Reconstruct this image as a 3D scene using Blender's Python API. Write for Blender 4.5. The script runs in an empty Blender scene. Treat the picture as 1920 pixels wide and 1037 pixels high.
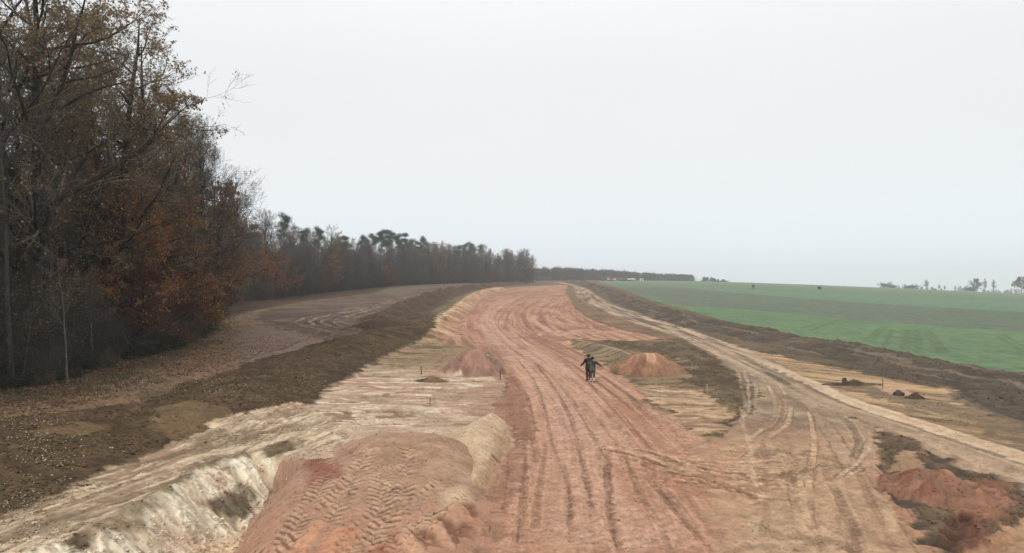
import bpy, bmesh, math, random
import numpy as np
from mathutils import Vector, Matrix

# ------------------------------------------------------------------ camera, light, exposure
scene = bpy.context.scene
COL = scene.collection
CAM_H = 6.6
IW, IH, FPX = 1920.0, 1037.0, 1297.0
PITCH = math.atan((530.0 - IH / 2) / FPX)          # horizon a little below the middle of the frame
cam_d = bpy.data.cameras.new("camera")
cam_d.sensor_width = 36.0
cam_d.lens = 36.0 * FPX / IW
cam_d.clip_start = 0.1
cam_d.clip_end = 12000.0
cam = bpy.data.objects.new("camera", cam_d)
COL.objects.link(cam)
cam.location = (0, 0, CAM_H)
cam.rotation_euler = (math.pi / 2 + PITCH, 0, 0)
scene.camera = cam

SUN_EL, SUN_AZ = math.radians(38), math.radians(-150)   # behind and to the left of the camera, veiled by cloud
world = bpy.data.worlds.new("World")
scene.world = world
world.use_nodes = True
wn, wl = world.node_tree.nodes, world.node_tree.links
wn.clear()
w_out = wn.new("ShaderNodeOutputWorld")
w_bg = wn.new("ShaderNodeBackground")
w_bg.inputs["Strength"].default_value = 0.1
sky = wn.new("ShaderNodeTexSky")
sky.sky_type = 'NISHITA'
sky.sun_disc = False
sky.sun_elevation = SUN_EL
sky.sun_rotation = SUN_AZ
sky.dust_density = 4.0
# closed cloud deck: brightness by elevation, with faint cloud mottling
geo = wn.new("ShaderNodeTexCoord")
sep = wn.new("ShaderNodeSeparateXYZ")
wl.new(geo.outputs["Generated"], sep.inputs[0])
ramp = wn.new("ShaderNodeValToRGB")
ramp.color_ramp.interpolation = 'B_SPLINE'
els = ramp.color_ramp.elements
stops = [(0.0, (0.30, 0.29, 0.28)), (0.48, (0.72, 0.78, 0.82)), (0.515, (0.90, 0.985, 1.04)), (0.56, (0.905, 0.945, 0.97)),
         (0.68, (0.90, 0.912, 0.922)), (0.78, (1.35, 1.36, 1.38)), (1.0, (2.6, 2.61, 2.63))]
els[0].position = stops[0][0]; els[0].color = (*stops[0][1], 1)
els[1].position = stops[-1][0]; els[1].color = (*stops[-1][1], 1)
for p_, c_ in stops[1:-1]:
    e_ = els.new(p_); e_.color = (*c_, 1)
mr = wn.new("ShaderNodeMapRange")
mr.inputs[1].default_value = -1; mr.inputs[2].default_value = 1
wl.new(sep.outputs[2], mr.inputs[0])
wl.new(mr.outputs[0], ramp.inputs[0])
nz = wn.new("ShaderNodeTexNoise"); nz.inputs["Scale"].default_value = 2.2; nz.inputs["Detail"].default_value = 4
mp = wn.new("ShaderNodeMapping"); mp.inputs["Scale"].default_value = (1, 1, 3.5)
wl.new(geo.outputs["Generated"], mp.inputs[0]); wl.new(mp.outputs[0], nz.inputs["Vector"])
nr = wn.new("ShaderNodeMapRange"); nr.inputs[1].default_value = 0.3; nr.inputs[2].default_value = 0.7
nr.inputs[3].default_value = 9.85; nr.inputs[4].default_value = 10.15
wl.new(nz.outputs[0], nr.inputs[0])
vm = wn.new("ShaderNodeVectorMath"); vm.operation = 'SCALE'
wl.new(ramp.outputs[0], vm.inputs[0]); wl.new(nr.outputs[0], vm.inputs["Scale"])
mixs = wn.new("ShaderNodeMix"); mixs.data_type = 'RGBA'; mixs.inputs[0].default_value = 0.94
wl.new(sky.outputs[0], mixs.inputs[6]); wl.new(vm.outputs[0], mixs.inputs[7])
wl.new(mixs.outputs[2], w_bg.inputs["Color"])
wl.new(w_bg.outputs[0], w_out.inputs["Surface"])

sun_d = bpy.data.lights.new("sun", 'SUN')
sun_d.energy = 1.5
sun_d.angle = math.radians(22)
sun_d.color = (1.0, 0.97, 0.93)
sun = bpy.data.objects.new("sun", sun_d)
COL.objects.link(sun)
sd_ = Vector((math.sin(SUN_AZ) * math.cos(SUN_EL), math.cos(SUN_AZ) * math.cos(SUN_EL), math.sin(SUN_EL)))
sun.rotation_euler = sd_.to_track_quat('Z', 'Y').to_euler()

scene.view_settings.view_transform = 'Standard'
scene.view_settings.look = 'None'
scene.view_settings.gamma = 1.0
scene.view_settings.exposure = 0.0
scene.view_settings.use_curve_mapping = False
scene.render.engine = 'CYCLES'
cy = scene.cycles
cy.max_bounces = 5; cy.diffuse_bounces = 3; cy.glossy_bounces = 1; cy.transmission_bounces = 1
cy.volume_bounces = 1; cy.transparent_max_bounces = 4
cy.use_denoising = True

# ------------------------------------------------------------------ small helpers
def smooth(a, b, v):
    t = np.clip((v - a) / (b - a), 0, 1)
    return t * t * (3 - 2 * t)

def S(r, g, b, k=1.20):
    """sRGB 0-255 as seen in the overcast picture -> base colour."""
    c = np.array([r, g, b]) / 255.0
    c = np.where(c <= 0.04045, c / 12.92, ((c + 0.055) / 1.055) ** 2.4)
    g = c @ np.array([.3, .55, .15])
    return np.clip((g + (c - g) * 1.04) / k, .004, 1)

def tag(o, label=None, cat=None, group=None, kind=None):
    if label: o["label"] = label
    if cat: o["category"] = cat
    if group: o["group"] = group
    if kind: o["kind"] = kind
    return o

def mesh_np(name, V, F, mat=None, smooth_=True, attrs=None, mats=None, fmat=None):
    """V (n,3); F (m,k) all faces of the same size, or list of such arrays."""
    Fs = F if isinstance(F, list) else [F]
    Fs = [np.asarray(f, dtype=np.int32) for f in Fs if len(f)]
    me = bpy.data.meshes.new(name)
    V = np.asarray(V, dtype=np.float32)
    me.vertices.add(len(V))
    me.vertices.foreach_set("co", V.ravel())
    nl = sum(f.size for f in Fs)
    nf = sum(len(f) for f in Fs)
    me.loops.add(nl); me.polygons.add(nf)
    me.loops.foreach_set("vertex_index", np.concatenate([f.ravel() for f in Fs]))
    tot = np.concatenate([np.full(len(f), f.shape[1], dtype=np.int32) for f in Fs])
    st = np.concatenate([[0], np.cumsum(tot)[:-1]]).astype(np.int32)
    me.polygons.foreach_set("loop_start", st)
    me.polygons.foreach_set("use_smooth", np.full(nf, bool(smooth_)))
    for k, a in (attrs or {}).items():
        if a.ndim == 2:
            at = me.attributes.new(k, 'FLOAT_COLOR', 'POINT')
            c = np.ones((len(a), 4), dtype=np.float32); c[:, :3] = a
            at.data.foreach_set("color", c.ravel())
        else:
            at = me.attributes.new(k, 'FLOAT', 'POINT')
            at.data.foreach_set("value", a.astype(np.float32))
    if mats:
        for m in mats: me.materials.append(m)
        me.polygons.foreach_set("material_index", np.asarray(fmat, dtype=np.int32))
    elif mat: me.materials.append(mat)
    me.update(calc_edges=True)
    me.validate()
    return me

def link(name, me, parent=None, loc=(0, 0, 0)):
    o = bpy.data.objects.new(name, me)
    COL.objects.link(o)
    o.location = loc
    if parent: o.parent = parent
    return o

# ------------------------------------------------------------------ noise
_rng = np.random.default_rng(11)
_TAB = _rng.uniform(-1, 1, (256, 256)).astype(np.float32)
def vnoise(x, y):
    x = np.asarray(x, dtype=np.float32); y = np.asarray(y, dtype=np.float32)
    xi = np.floor(x); yi = np.floor(y)
    fx = x - xi; fy = y - yi
    xi = xi.astype(np.int32) & 255; yi = yi.astype(np.int32) & 255
    fx = fx * fx * (3 - 2 * fx); fy = fy * fy * (3 - 2 * fy)
    x1 = (xi + 1) & 255; y1 = (yi + 1) & 255
    a = _TAB[xi, yi]; b = _TAB[x1, yi]; c = _TAB[xi, y1]; d = _TAB[x1, y1]
    return (a + (b - a) * fx) * (1 - fy) + (c + (d - c) * fx) * fy
def fbm(x, y, scale, octv=4, seed=0, gain=0.5):
    """scale = size in metres of the largest feature"""
    s = 0; a = 1.0; tot = 0
    X = x / scale + 17.3 * seed; Y = y / scale - 9.1 * seed
    c_, s_ = math.cos(0.6), math.sin(0.6)
    for k in range(octv):
        s = s + a * vnoise(X, Y); tot += a
        X, Y = (c_ * X - s_ * Y) * 2.03 + 5.2, (s_ * X + c_ * Y) * 2.03 + 1.7
        a *= gain
    return s / tot * 1.4

# ------------------------------------------------------------------ lie of the land
_ld = np.linspace(math.log(2), math.log(6000), 400)
_g = np.interp(_ld, np.log([2, 80, 150, 280, 500, 900, 1500, 6000]), [1, 1, .86, .65, .41, .12, 0.02, 0])
_k = np.exp(-np.linspace(-2, 2, 31) ** 2); _k /= _k.sum()
_g = np.convolve(np.pad(_g, 15, mode='edge'), _k, mode='valid')
def zbase(X, Y):
    """gentle natural ground: flat near the site, rising to a crest ahead and falling away over the field to the right"""
    X = np.asarray(X, dtype=np.float64); Y = np.asarray(Y, dtype=np.float64)
    d = np.hypot(X, Y)
    az = np.clip(np.arctan2(X, Y), -1.1, 1.1)
    px = 960 + FPX * np.tan(az)
    yl = np.interp(px, [0, 1100, 1300, 1500, 1700, 1920, 2600], [522.5, 523, 526, 532, 539, 546, 550])
    g = np.interp(np.log(np.maximum(d, 2.1)), _ld, _g)
    w = smooth(60, 300, d)
    z = CAM_H * (1 - g) - w * (yl - 530) * d / FPX
    z = z - np.maximum(d - 1000, 0) * 0.012 + 1.0 * smooth(13, 27, -X) * (1 - smooth(350, 600, d))
    return z

_ts = np.exp(np.linspace(math.log(4), math.log(4000), 1500))
def U(px, py, dz=0.0):
    """where the sight line of a point of the photo meets the ground (plus dz)"""
    cx, cy_ = (px - 960.0) / FPX, -(py - IH / 2) / FPX
    c, s = math.cos(PITCH), math.sin(PITCH)
    d = np.array([cx, c - s * cy_, s + c * cy_])
    P = d[None] * _ts[:, None]
    h = P[:, 2] + CAM_H - zbase(P[:, 0], P[:, 1]) - dz
    i = np.argmax(h < 0)
    if h[i] >= 0: i = len(_ts) - 1
    if i > 0 and h[i] < 0:
        f = h[i - 1] / (h[i - 1] - h[i])
        t = _ts[i - 1] + (_ts[i] - _ts[i - 1]) * f
    else: t = _ts[i]
    p = d * t
    return (p[0], p[1])
def UP(pts, dz=0.0):
    return np.array([U(p[0], p[1], p[2] if len(p) > 2 else dz) for p in pts])
def resample(P, step):
    """smooth (Catmull-Rom) curve through P, resampled"""
    P = np.asarray(P, float)
    if len(P) < 3: 
        n = max(2, int(np.linalg.norm(P[-1] - P[0]) / step)); t = np.linspace(0, 1, n)[:, None]
        return P[0] * (1 - t) + P[-1] * t
    Q = np.vstack([2 * P[0] - P[1], P, 2 * P[-1] - P[-2]]); out = []
    for i in range(1, len(Q) - 2):
        n = max(2, int(np.linalg.norm(Q[i + 1] - Q[i]) / step))
        t = np.linspace(0, 1, n, endpoint=False)[:, None]
        a, b, c, d = Q[i - 1], Q[i], Q[i + 1], Q[i + 2]
        out.append(0.5 * (2 * b + (c - a) * t + (2 * a - 5 * b + 4 * c - d) * t ** 2 + (3 * b - a - 3 * c + d) * t ** 3))
    out.append(P[-1:])
    return np.vstack(out)
# ------------------------------------------------------------------ ground sheet (one grid round the camera, finest where it is near)
QUAL = 1.0
def axis_cols():
    core = np.linspace(-math.radians(39.5), math.radians(39.5), int(1250 * QUAL))
    l1 = np.linspace(math.radians(39.5), math.radians(62), 90)[1:]
    l2 = np.linspace(math.radians(62), math.radians(180), 40)[1:]
    return np.concatenate([-l2[::-1], -l1[::-1], core, l1, l2[:-1]])
def axis_rows():
    segs = [(0.5, 10, 1.2), (10, 14.5, 0.16), (14.5, 31, 0.038), (31, 50, 0.085), (50, 90, 0.20), (90, 170, 0.55), (170, 420, 1.9), (420, 1000, 9)]
    r = []
    for a, b, s in segs: r.append(np.linspace(a, b, int((b - a) / (s / QUAL)), endpoint=False))
    r.append(np.geomspace(1000, 1500, 14))
    return np.concatenate(r)
AZ, RR = axis_cols(), axis_rows()
NC, NR = len(AZ), len(RR)
gx = (RR[:, None] * np.sin(AZ)[None]).astype(np.float32).ravel()
gy = (RR[:, None] * np.cos(AZ)[None]).astype(np.float32).ravel()
NV = len(gx)
gb = zbase(gx, gy).astype(np.float32)          # natural ground
gh = np.zeros(NV, np.float32)                  # earthworks, added to it
gc = np.zeros((NV, 3), np.float32)             # soil colour
gd = np.hypot(gx, gy)
glab = np.zeros(NV, np.int8)                   # 0 ground 1 haul road 2 access track 3 field 4 near bank 5 far bank 6 field bank 7 forest floor
NEAR = gd < 700

def sel(P, m):
    a, b = P.min(0) - m, P.max(0) + m
    return np.nonzero((gx > a[0]) & (gx < b[0]) & (gy > a[1]) & (gy < b[1]))[0]
def line_dist(P, idx):
    """distance, arc length and signed side (right positive) of the selected vertices from polyline P"""
    x, y = gx[idx], gy[idx]
    bd = np.full(len(idx), 1e9, np.float32); bs = np.zeros(len(idx), np.float32); bt = np.zeros(len(idx), np.float32)
    s0 = 0.0
    for a, b in zip(P[:-1], P[1:]):
        v = b - a; L = float(np.hypot(*v))
        if L < 1e-6: continue
        u = v / L
        px, py = x - a[0], y - a[1]
        t = np.clip(px * u[0] + py * u[1], 0, L)
        ex, ey = px - t * u[0], py - t * u[1]
        d = np.hypot(ex, ey)
        k = d < bd
        bd = np.where(k, d, bd); bs = np.where(k, s0 + t, bs); bt = np.where(k, np.where(px * u[1] - py * u[0] > 0, d, -d), bt)
        s0 += L
    return bd, bs, bt, s0
def poly_sd(P, idx):
    """signed distance to a closed polygon (negative inside)"""
    x, y = gx[idx], gy[idx]
    Q = np.vstack([P, P[:1]])
    d, _, _, _ = line_dist(Q, idx)
    ins = np.zeros(len(idx), bool)
    for a, b in zip(Q[:-1], Q[1:]):
        if a[1] == b[1]: continue
        c = ((a[1] > y) != (b[1] > y)) & (x < (b[0] - a[0]) * (y - a[1]) / (b[1] - a[1]) + a[0])
        ins ^= c
    return np.where(ins, -d, d)
N8, N2, N05, N015 = (fbm(gx, gy, 8, 4, 1), fbm(gx, gy, 2.2, 4, 2), fbm(gx, gy, 0.55, 3, 3), fbm(gx, gy, 0.14, 2, 4))
def pmask(px, soft=0.4, warp=0.5, dz=0.0, world=False, label=None):
    P = np.asarray(px, float) if world else UP(px, dz)
    idx = sel(P, soft + warp * 2.2 + 0.5)
    soft = soft * 0.4
    sd = poly_sd(P, idx) + warp * (0.8 * N2[idx] + 0.6 * N05[idx] + .5 * N8[idx]) + min(warp, .6) * .25 * N015[idx]
    m = 1 - smooth(-soft, soft, sd)
    if label is not None: glab[idx[sd < 0]] = label
    return idx, m.astype(np.float32)
def paint(idx, m, col):
    m = np.clip(m, 0, 1)[:, None]
    gc[idx] = gc[idx] * (1 - m) + np.asarray(col, np.float32) * m
def mixc(a, b, t):
    t = np.clip(t, 0, 1)[:, None]
    return np.asarray(a)[None] * (1 - t) + np.asarray(b)[None] * t

# soil colours (sRGB as photographed)
RED = S(178, 134, 110); RED_D = S(140, 104, 82); RED_L = S(201, 160, 131); ROSE = S(168, 124, 101); PINKTAN = S(192, 150, 122)
TAN = S(186, 160, 130); TAN_D = S(146, 120, 96); CREAM = S(214, 190, 164); CREAM_D = S(186, 158, 134); OCHRE = S(176, 146, 104)
BROWN = S(96, 82, 66); BROWN_D = S(66, 54, 43); BROWN_L = S(126, 108, 86); GREYB = S(104, 93, 82); GREYD = S(84, 74, 64)
MUD = S(160, 142, 120); MUD_L = S(188, 172, 148); LITTER = S(124, 98, 78); LITTER_L = S(150, 126, 104); OLIVE = S(112, 104, 76)

# --- everything starts as stripped subsoil
gc[:] = mixc(S(100, 88, 70), S(124, 108, 84), 0.5 + 0.6 * N8)

# --- field (right)
FIELD = [(1128, 528), (1150, 533.5), (1250, 563), (1330, 582), (1400, 600), (1520, 625), (1600, 643), (1700, 667), (1840, 694), (1925, 710), (2150, 770), (2700, 900)]
FP = UP(FIELD) - np.array([4.0, 0])
fieldP = np.vstack([FP, [[900, 200], [2600, 300], [2600, 2600], [300, 2600], [150, 900]]])
idx = sel(fieldP, 2); sd = poly_sd(fieldP, idx); m = 1 - smooth(-0.4, 0.4, sd + 0.5 * N05[idx])
glab[idx[sd < -0.2]] = 3
G1 = S(107, 130, 98); G2 = S(110, 120, 101); G3 = S(114, 138, 111)
fcol = mixc(G1, S(113, 138, 98), 0.5 + 0.7 * N8[idx])
paint(idx, m, fcol)
def fband(px, col, soft=1.5):
    i, mm = pmask(px, soft, 1.0); mm = mm * (glab[i] == 3); paint(i, mm, col)
fband([(1140, 528.5), (1400, 551), (1650, 570), (1920, 585), (2300, 612), (2300, 660), (1920, 623), (1650, 604), (1400, 580), (1280, 574), (1150, 540)], G2, 3)
fband([(1140, 527.5), (1400, 543), (1650, 555), (1920, 566), (2300, 585), (2300, 612), (1920, 585), (1650, 570), (1400, 551), (1140, 528.5)], G3, 3)
idx = np.nonzero((glab == 3) & (gd > 150))[0]
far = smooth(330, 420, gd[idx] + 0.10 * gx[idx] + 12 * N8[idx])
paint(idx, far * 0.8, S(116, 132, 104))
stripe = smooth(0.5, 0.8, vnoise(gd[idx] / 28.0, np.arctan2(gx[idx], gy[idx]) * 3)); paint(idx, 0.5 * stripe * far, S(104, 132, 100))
# sowing rows and tramlines, running away over the field
idx = np.nonzero((glab == 3) & (gd < 330))[0]
rowdir = gx[idx] * 0.955 - gy[idx] * 0.297
rows_n = vnoise(rowdir / 0.42, gy[idx] / 30)
gc[idx] *= (1 + 0.10 * rows_n * smooth(160, 70, gd[idx]) + 0.14 * N2[idx] + 0.10 * N05[idx])[:, None]
for a, b, wd in [((1655, 655), (1672, 618), .28), ((1697, 655), (1703, 618), .5), ((1722, 660), (1720, 618), .5), ((1745, 622), (1775, 662), .35), ((1735, 622), (1762, 662), .3),
                 ((1500, 617), (1552, 601), .3), ((1518, 620), (1568, 602), .3), ((1625, 635), (1655, 612), .3), ((1637, 636), (1664, 612), .3), ((1870, 630), (1920, 660), .3), ((1880, 627), (1930, 655), .3)]:
    P = UP([a, b]); i = sel(P, 2); d, s, t, L = line_dist(P, i)
    paint(i, 0.45 * (1 - smooth(wd * .5, wd * 1.3, d + 0.1 * N05[i])) * (glab[i] == 3), S(92, 104, 76))

# --- forest floor, leaf litter and the leafy strip behind the near bank
FE = np.vstack([[[-27.5, 8]], [[-26.5, 20]], [[-26.2, 30]], UP([(110, 738), (230, 700), (320, 675), (385, 630), (405, 600), (450, 586), (560, 566), (700, 549.5)]), [[-52, 300], [-30, 390], [2, 480], [16, 500]]])
ffP = np.vstack([FE, [[30, 560], [-300, 600], [-400, 100], [-200, -60], [-28, -40]]])
idx = sel(ffP, 4); sd = poly_sd(ffP, idx)
litP = np.vstack([[[-20, -10], [-19.5, 20]], UP([(-60, 830), (0, 800), (150, 775), (300, 740), (420, 712), (520, 672), (580, 645), (600, 625), (560, 612), (500, 602), (480, 590), (520, 574)]), FE[::-1][4:], [[-40, -10]]])
i2, m2 = pmask(litP, 0.9, 1.6, world=True)
paint(i2, m2, mixc(LITTER, LITTER_L, 0.45 + 0.5 * N2[i2] + 0.5 * N05[i2]))
paint(i2, m2 * smooth(0.2, 0.5, N015[i2] + 0.4 * N05[i2]) * 0.6, S(152, 118, 88))
paint(i2, m2 * smooth(0.25, 0.6, -N015[i2] - 0.3 * N05[i2]) * 0.6, S(78, 62, 50))
# paler, stonier part of it
i3, m3 = pmask([(452, 665), (440, 640), (478, 610), (545, 622), (610, 640), (560, 668), (470, 690)], 1.0, 1.5)
paint(i3, m3 * (0.7 + 0.3 * N05[i3]), S(150, 128, 118))
m = 1 - smooth(-1.0, 1.5, sd + 1.6 * N2[idx])
paint(idx, m, mixc(S(98, 76, 58), S(70, 56, 44), 0.5 + 0.8 * N2[idx] + 0.3 * N05[idx]))
paint(idx, m * smooth(0.1, 0.5, N8[idx] + 0.5 * N2[idx]) * 0.6, S(74, 76, 52))
glab[idx[sd < 0]] = 7

# --- muddy tracked ground at the forest edge (left, middle distance)
i, m = pmask([(480, 598), (520, 580), (620, 560), (760, 545), (900, 535), (1010, 530), (1000, 534), (880, 543), (770, 566), (690, 604), (730, 622), (640, 640), (600, 632), (530, 618)], 1.2, 2.0)
paint(i, m, mixc(S(96, 80, 69), S(130, 110, 95), 0.35 + 0.5 * N2[i] + 0.4 * N8[i]))
def track(px, w, col, k=0.8, dh=0.0, gaps=0.35, soft=0.5, world=False, wob=0.15, seed=0, edge=None):
    """one wheel rut: a worn band of colour col and width w, dh deep, broken up by noise"""
    P = resample(np.asarray(px, float) if world else UP(px), 1.2)
    i = sel(P, w * 1.5 + 0.6)
    if len(i) == 0: return
    d, s, t, L = line_dist(P, i)
    t = t + wob * vnoise(s / 2.5 + seed * 7.7, s * 0 + seed)
    d = np.abs(t)
    soft = min(soft, .3); mk = 1 - smooth(w * 0.5 * (1 - soft), w * 0.5 * (1 + soft), d + (.05 + .06 * w) * vnoise(s / 1.4 + seed, t / .6) + .04 * N015[i])
    mk = mk * smooth(-0.2, 0.6, s) * smooth(-0.2, 0.6, L - s)
    brk = smooth(-1.0 + gaps, 0.2 + gaps, vnoise(s / 6.0 + 31 * seed, s * 0 + 3.3 * seed) + 0.35 * vnoise(s / 0.8, t / 0.15 + 9 * seed)) * (0.68 + 0.42 * vnoise(s / 0.16, t / 0.12 + seed) + 0.3 * vnoise(s / 2.5, t / 0.05 + seed))
    paint(i, mk * brk * k, col)
    if dh: 
        gh[i] -= dh * mk * (0.5 + 0.5 * brk)
        gh[i] += 0.4 * dh * (1 - smooth(w * 0.25, w * 0.5, np.abs(d - w * 0.75))) * smooth(-0.2, 0.6, s)
    if edge is not None:
        paint(i, (1 - smooth(w * 0.06, w * 0.16, np.abs(d - w * 0.56 + 0.05 * N05[i]))) * brk * k, edge)
ML = S(172, 150, 130)
for k_, off in enumerate(np.linspace(-3.2, 3.2, 9)):
    base_ = UP([(655, 622), (612, 612), (592, 603), (612, 594), (670, 581), (740, 566), (800, 552), (850, 544)])
    P = resample(base_, 2); T = np.gradient(P, axis=0); Nn = np.stack([T[:, 1], -T[:, 0]], 1) / np.linalg.norm(T, axis=1)[:, None]
    track(P + Nn * off, 0.55, ML if k_ % 2 else S(84, 68, 58), 0.85, 0.10, 0.05, world=True, seed=k_, wob=0.3)
for k_, p in enumerate([[(690, 616), (640, 603), (660, 590), (760, 562)], [(500, 606), (560, 618), (640, 626), (720, 622)], [(520, 612), (600, 622), (700, 630)], [(500, 598), (600, 585), (720, 562)], [(740, 555), (860, 543), (960, 534)]]):
    track(p, 0.7, S(150, 128, 108), 0.6, 0.05, 0.3, seed=20 + k_, wob=0.4)

# --- pale stripped plain left of the haul road
i, m = pmask([(470, 800), (560, 735), (650, 705), (730, 675), (800, 640), (840, 625), (900, 640), (945, 690), (960, 740), (960, 830), (880, 850), (640, 850), (520, 850), (440, 820)], 0.5, 0.8)
yw = gy[i] + .45 * N2[i] + .12 * N05[i] + .5 * N8[i]
st = vnoise(gx[i] / 1.1 + 2 * N2[i], yw / 0.3) * .6 + vnoise(gx[i] / 2.6 + 2 * N2[i], yw / 0.9 + 20) * .6 + .35 * N05[i]
cr = smooth(-.8, .8, st + .35 * N05[i] + .5 * N2[i])
paint(i, m, mixc(CREAM_D, CREAM, 0.05 + 0.8 * cr + 0.3 * N2[i]))
st6_ = vnoise(gx[i] / .8 + 2 * N2[i], yw / .16); paint(i, m * smooth(.3, .5, st6_) * .45, S(226, 206, 182)); paint(i, m * smooth(.3, .5, -st6_) * .35, S(168, 142, 116))
paint(i, m * smooth(0.40, 0.6, vnoise(gx[i] / 3 + 7, yw / 0.6 + 2 * N2[i] + 40) + 0.25 * N2[i] + .15 * N05[i]) * 0.7, S(140, 116, 90))
paint(i, m * smooth(0.42, 0.58, vnoise(gx[i] / 1.3 + 27, yw / 0.25 + 2 * N2[i])) * 0.8, S(228, 210, 186))
paint(i, m * smooth(0.2, 0.7, N8[i] * .8 + vnoise(gx[i] / 3, gy[i] / 0.6 + 90)) * 0.45, S(196, 152, 128))
gh[i] += m * (0.05 * st + 0.05 * N2[i])
fart = m * smooth(46, 58, gy[i])
paint(i, fart * 0.75, mixc(S(150, 126, 90), S(118, 98, 72), 0.5 + 0.9 * st))
paint(i, m * smooth(.05, .45, .7 * N8[i] + .6 * N2[i] + .25 * vnoise(gx[i] / 3, gy[i] / .8 + 60)) * .5, S(158, 130, 104))
paint(i, m * smooth(-2.6, -.6, gx[i] + 1.5 * N2[i] + .4 * N05[i]) * .55, S(172, 132, 112))
for a, b in [((690, 742), (880, 744)), ((710, 768), (900, 772)), ((560, 778), (720, 766)), ((780, 727), (930, 727))]:
    track([a, ((a[0] + b[0]) / 2, (a[1] + b[1]) / 2 + 3), b], 0.7, S(126, 110, 84), 0.65, 0.1, 0.25, seed=a[0] % 17, wob=0.4)

# --- yellowish strip between banks and haul road, further off
i, m = pmask([(700, 672), (780, 622), (830, 595), (880, 556), (930, 538), (945, 541), (900, 556), (860, 590), (825, 630), (840, 650), (760, 690)], 0.6, 1.0)
paint(i, m, mixc(S(146, 122, 96), S(184, 156, 124), 0.4 + 0.7 * N2[i] + 0.4 * N05[i]))
paint(i, m * smooth(0.1, 0.5, N2[i] * .6 + vnoise(gx[i] / 3, gy[i] / 0.8)) * 0.7, S(108, 92, 68))

# --- pit and plain right of the haul road
i, m = pmask([(1050, 640), (1080, 622), (1160, 632), (1280, 640), (1330, 668), (1400, 740), (1390, 790), (1330, 830), (1280, 800), (1190, 720), (1120, 680)], 0.5, 0.7)
paint(i, m, mixc(S(112, 98, 76), S(150, 128, 98), 0.4 + 0.5 * N2[i] + 0.5 * vnoise(gx[i] / 2.5, gy[i] / 0.5)))
i, m = pmask([(1180, 640), (1290, 640), (1345, 668), (1400, 725), (1410, 765), (1392, 795), (1330, 800), (1280, 730), (1230, 720), (1290, 700), (1280, 670)], 1.5, 1.8); paint(i, m * smooth(-.3, .3, N2[i] + .5 * N05[i]) * .7, S(118, 98, 76))
PITR = [(1165, 722), (1250, 722), (1330, 735), (1385, 775), (1380, 800), (1310, 820), (1240, 775)]
i, m = pmask(PITR, 0.5, 0.8)
yw = gy[i] + .4 * N2[i] + .1 * N05[i] + .5 * N8[i]
st = vnoise(gx[i] / 1.0 + 2 * N2[i], yw / 0.3) * .6 + vnoise(gx[i] / 2.4, yw / 0.8 + 20) * .6 + .3 * N05[i]
paint(i, m, mixc(S(150, 124, 98), S(198, 168, 134), smooth(-.8, .8, st + .4 * N05[i] + .5 * N2[i])))
paint(i, m * smooth(0.3, 0.7, st + 0.4 * N2[i]) * smooth(42, 34, gy[i]) * .6, S(204, 168, 136))
track([(1185, 737), (1240, 735), (1330, 731)], 0.5, S(222, 206, 170), 0.9, 0.0, 0.15, seed=61, wob=0.3)
track([(1200, 744), (1230, 746), (1260, 747)], 0.4, S(222, 206, 170), 0.9, 0.0, 0.15, seed=62)
track([(1165, 719), (1260, 720), (1330, 722)], 0.35, S(196, 176, 140), 0.7, 0.0, 0.2, seed=63, wob=0.2)
# dark topsoil apron right and above the pit
i, m = pmask([(1230, 640), (1290, 640), (1345, 668), (1400, 720), (1405, 770), (1375, 800), (1385, 770), (1340, 735), (1270, 715), (1285, 690), (1240, 665), (1150, 655), (1080, 645), (1150, 636)], 0.8, 1.5)
paint(i, m, mixc(S(92, 78, 62), S(126, 108, 86), 0.35 + 0.7 * N2[i] + 0.5 * N05[i]))
gh[i] += 0.12 * m * np.maximum(N05[i], 0) * 1.5
dz_ = pmask([(1290, 690), (1360, 720), (1400, 760), (1385, 800), (1375, 775), (1330, 738)], 0.8, 0.6)
gh[dz_[0]] += 0.0
# flank of the cutting with streaks (left wall of the pit)
P = resample(UP([(1055, 641), (1100, 650), (1150, 663), (1200, 682), (1235, 690)]), 1)
i = sel(P, 4); d, s, t, L = line_dist(P, i)
mm = smooth(-0.3, 0.4, t) * (1 - smooth(2.0, 3.4, t)) * smooth(0, 2, s) * smooth(0, 3, L - s)
gh[i] += 0.55 * np.exp(-(t / 1.1) ** 2) * smooth(0, 3, s) * smooth(0, 3, L - s)
paint(i, mm * 0.8, mixc(S(116, 100, 80), S(160, 140, 112), 0.35 + 0.7 * vnoise(s / 0.5, t / 4) + .4 * N2[i]))
paint(i, (1 - smooth(0.1, 0.35, np.abs(t) + 0.1 * N05[i])) * smooth(0, 2, s) * smooth(0, 2, L - s) * smooth(-.3, .3, vnoise(s / 1.2, s * 0)) * .55, S(186, 164, 132))

i, m = pmask([(880, 1300), (900, 1037), (935, 900), (930, 760), (960, 720), (1100, 690), (1200, 750), (1330, 830), (1430, 780), (1500, 745), (1640, 815), (1670, 900), (1770, 1037), (1900, 1300)], .4, .15, label=2)
paint(i, m, mixc(S(160, 124, 100), S(186, 150, 122), .5 + .6 * N2[i]))
# --- the haul road: red marl, graded and driven
ROADP = [(700, 1250), (905, 1037), (935, 940), (950, 860), (935, 800), (905, 785), (935, 745), (950, 715), (930, 680), (900, 655), (820, 640), (826, 615), (860, 575), (892, 552), (935, 541), (1000, 536.5), (1050, 534),
         (1064, 535), (1062, 548), (1078, 575), (1105, 597), (1165, 618), (1255, 634), (1180, 640), (1060, 636), (1075, 652), (1110, 672), (1160, 705), (1200, 735), (1240, 770), (1290, 815), (1330, 850), (1345, 920), (1350, 1037), (1420, 1250)]
i, m = pmask(ROADP, 0.35, 0.6, label=1)
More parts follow.
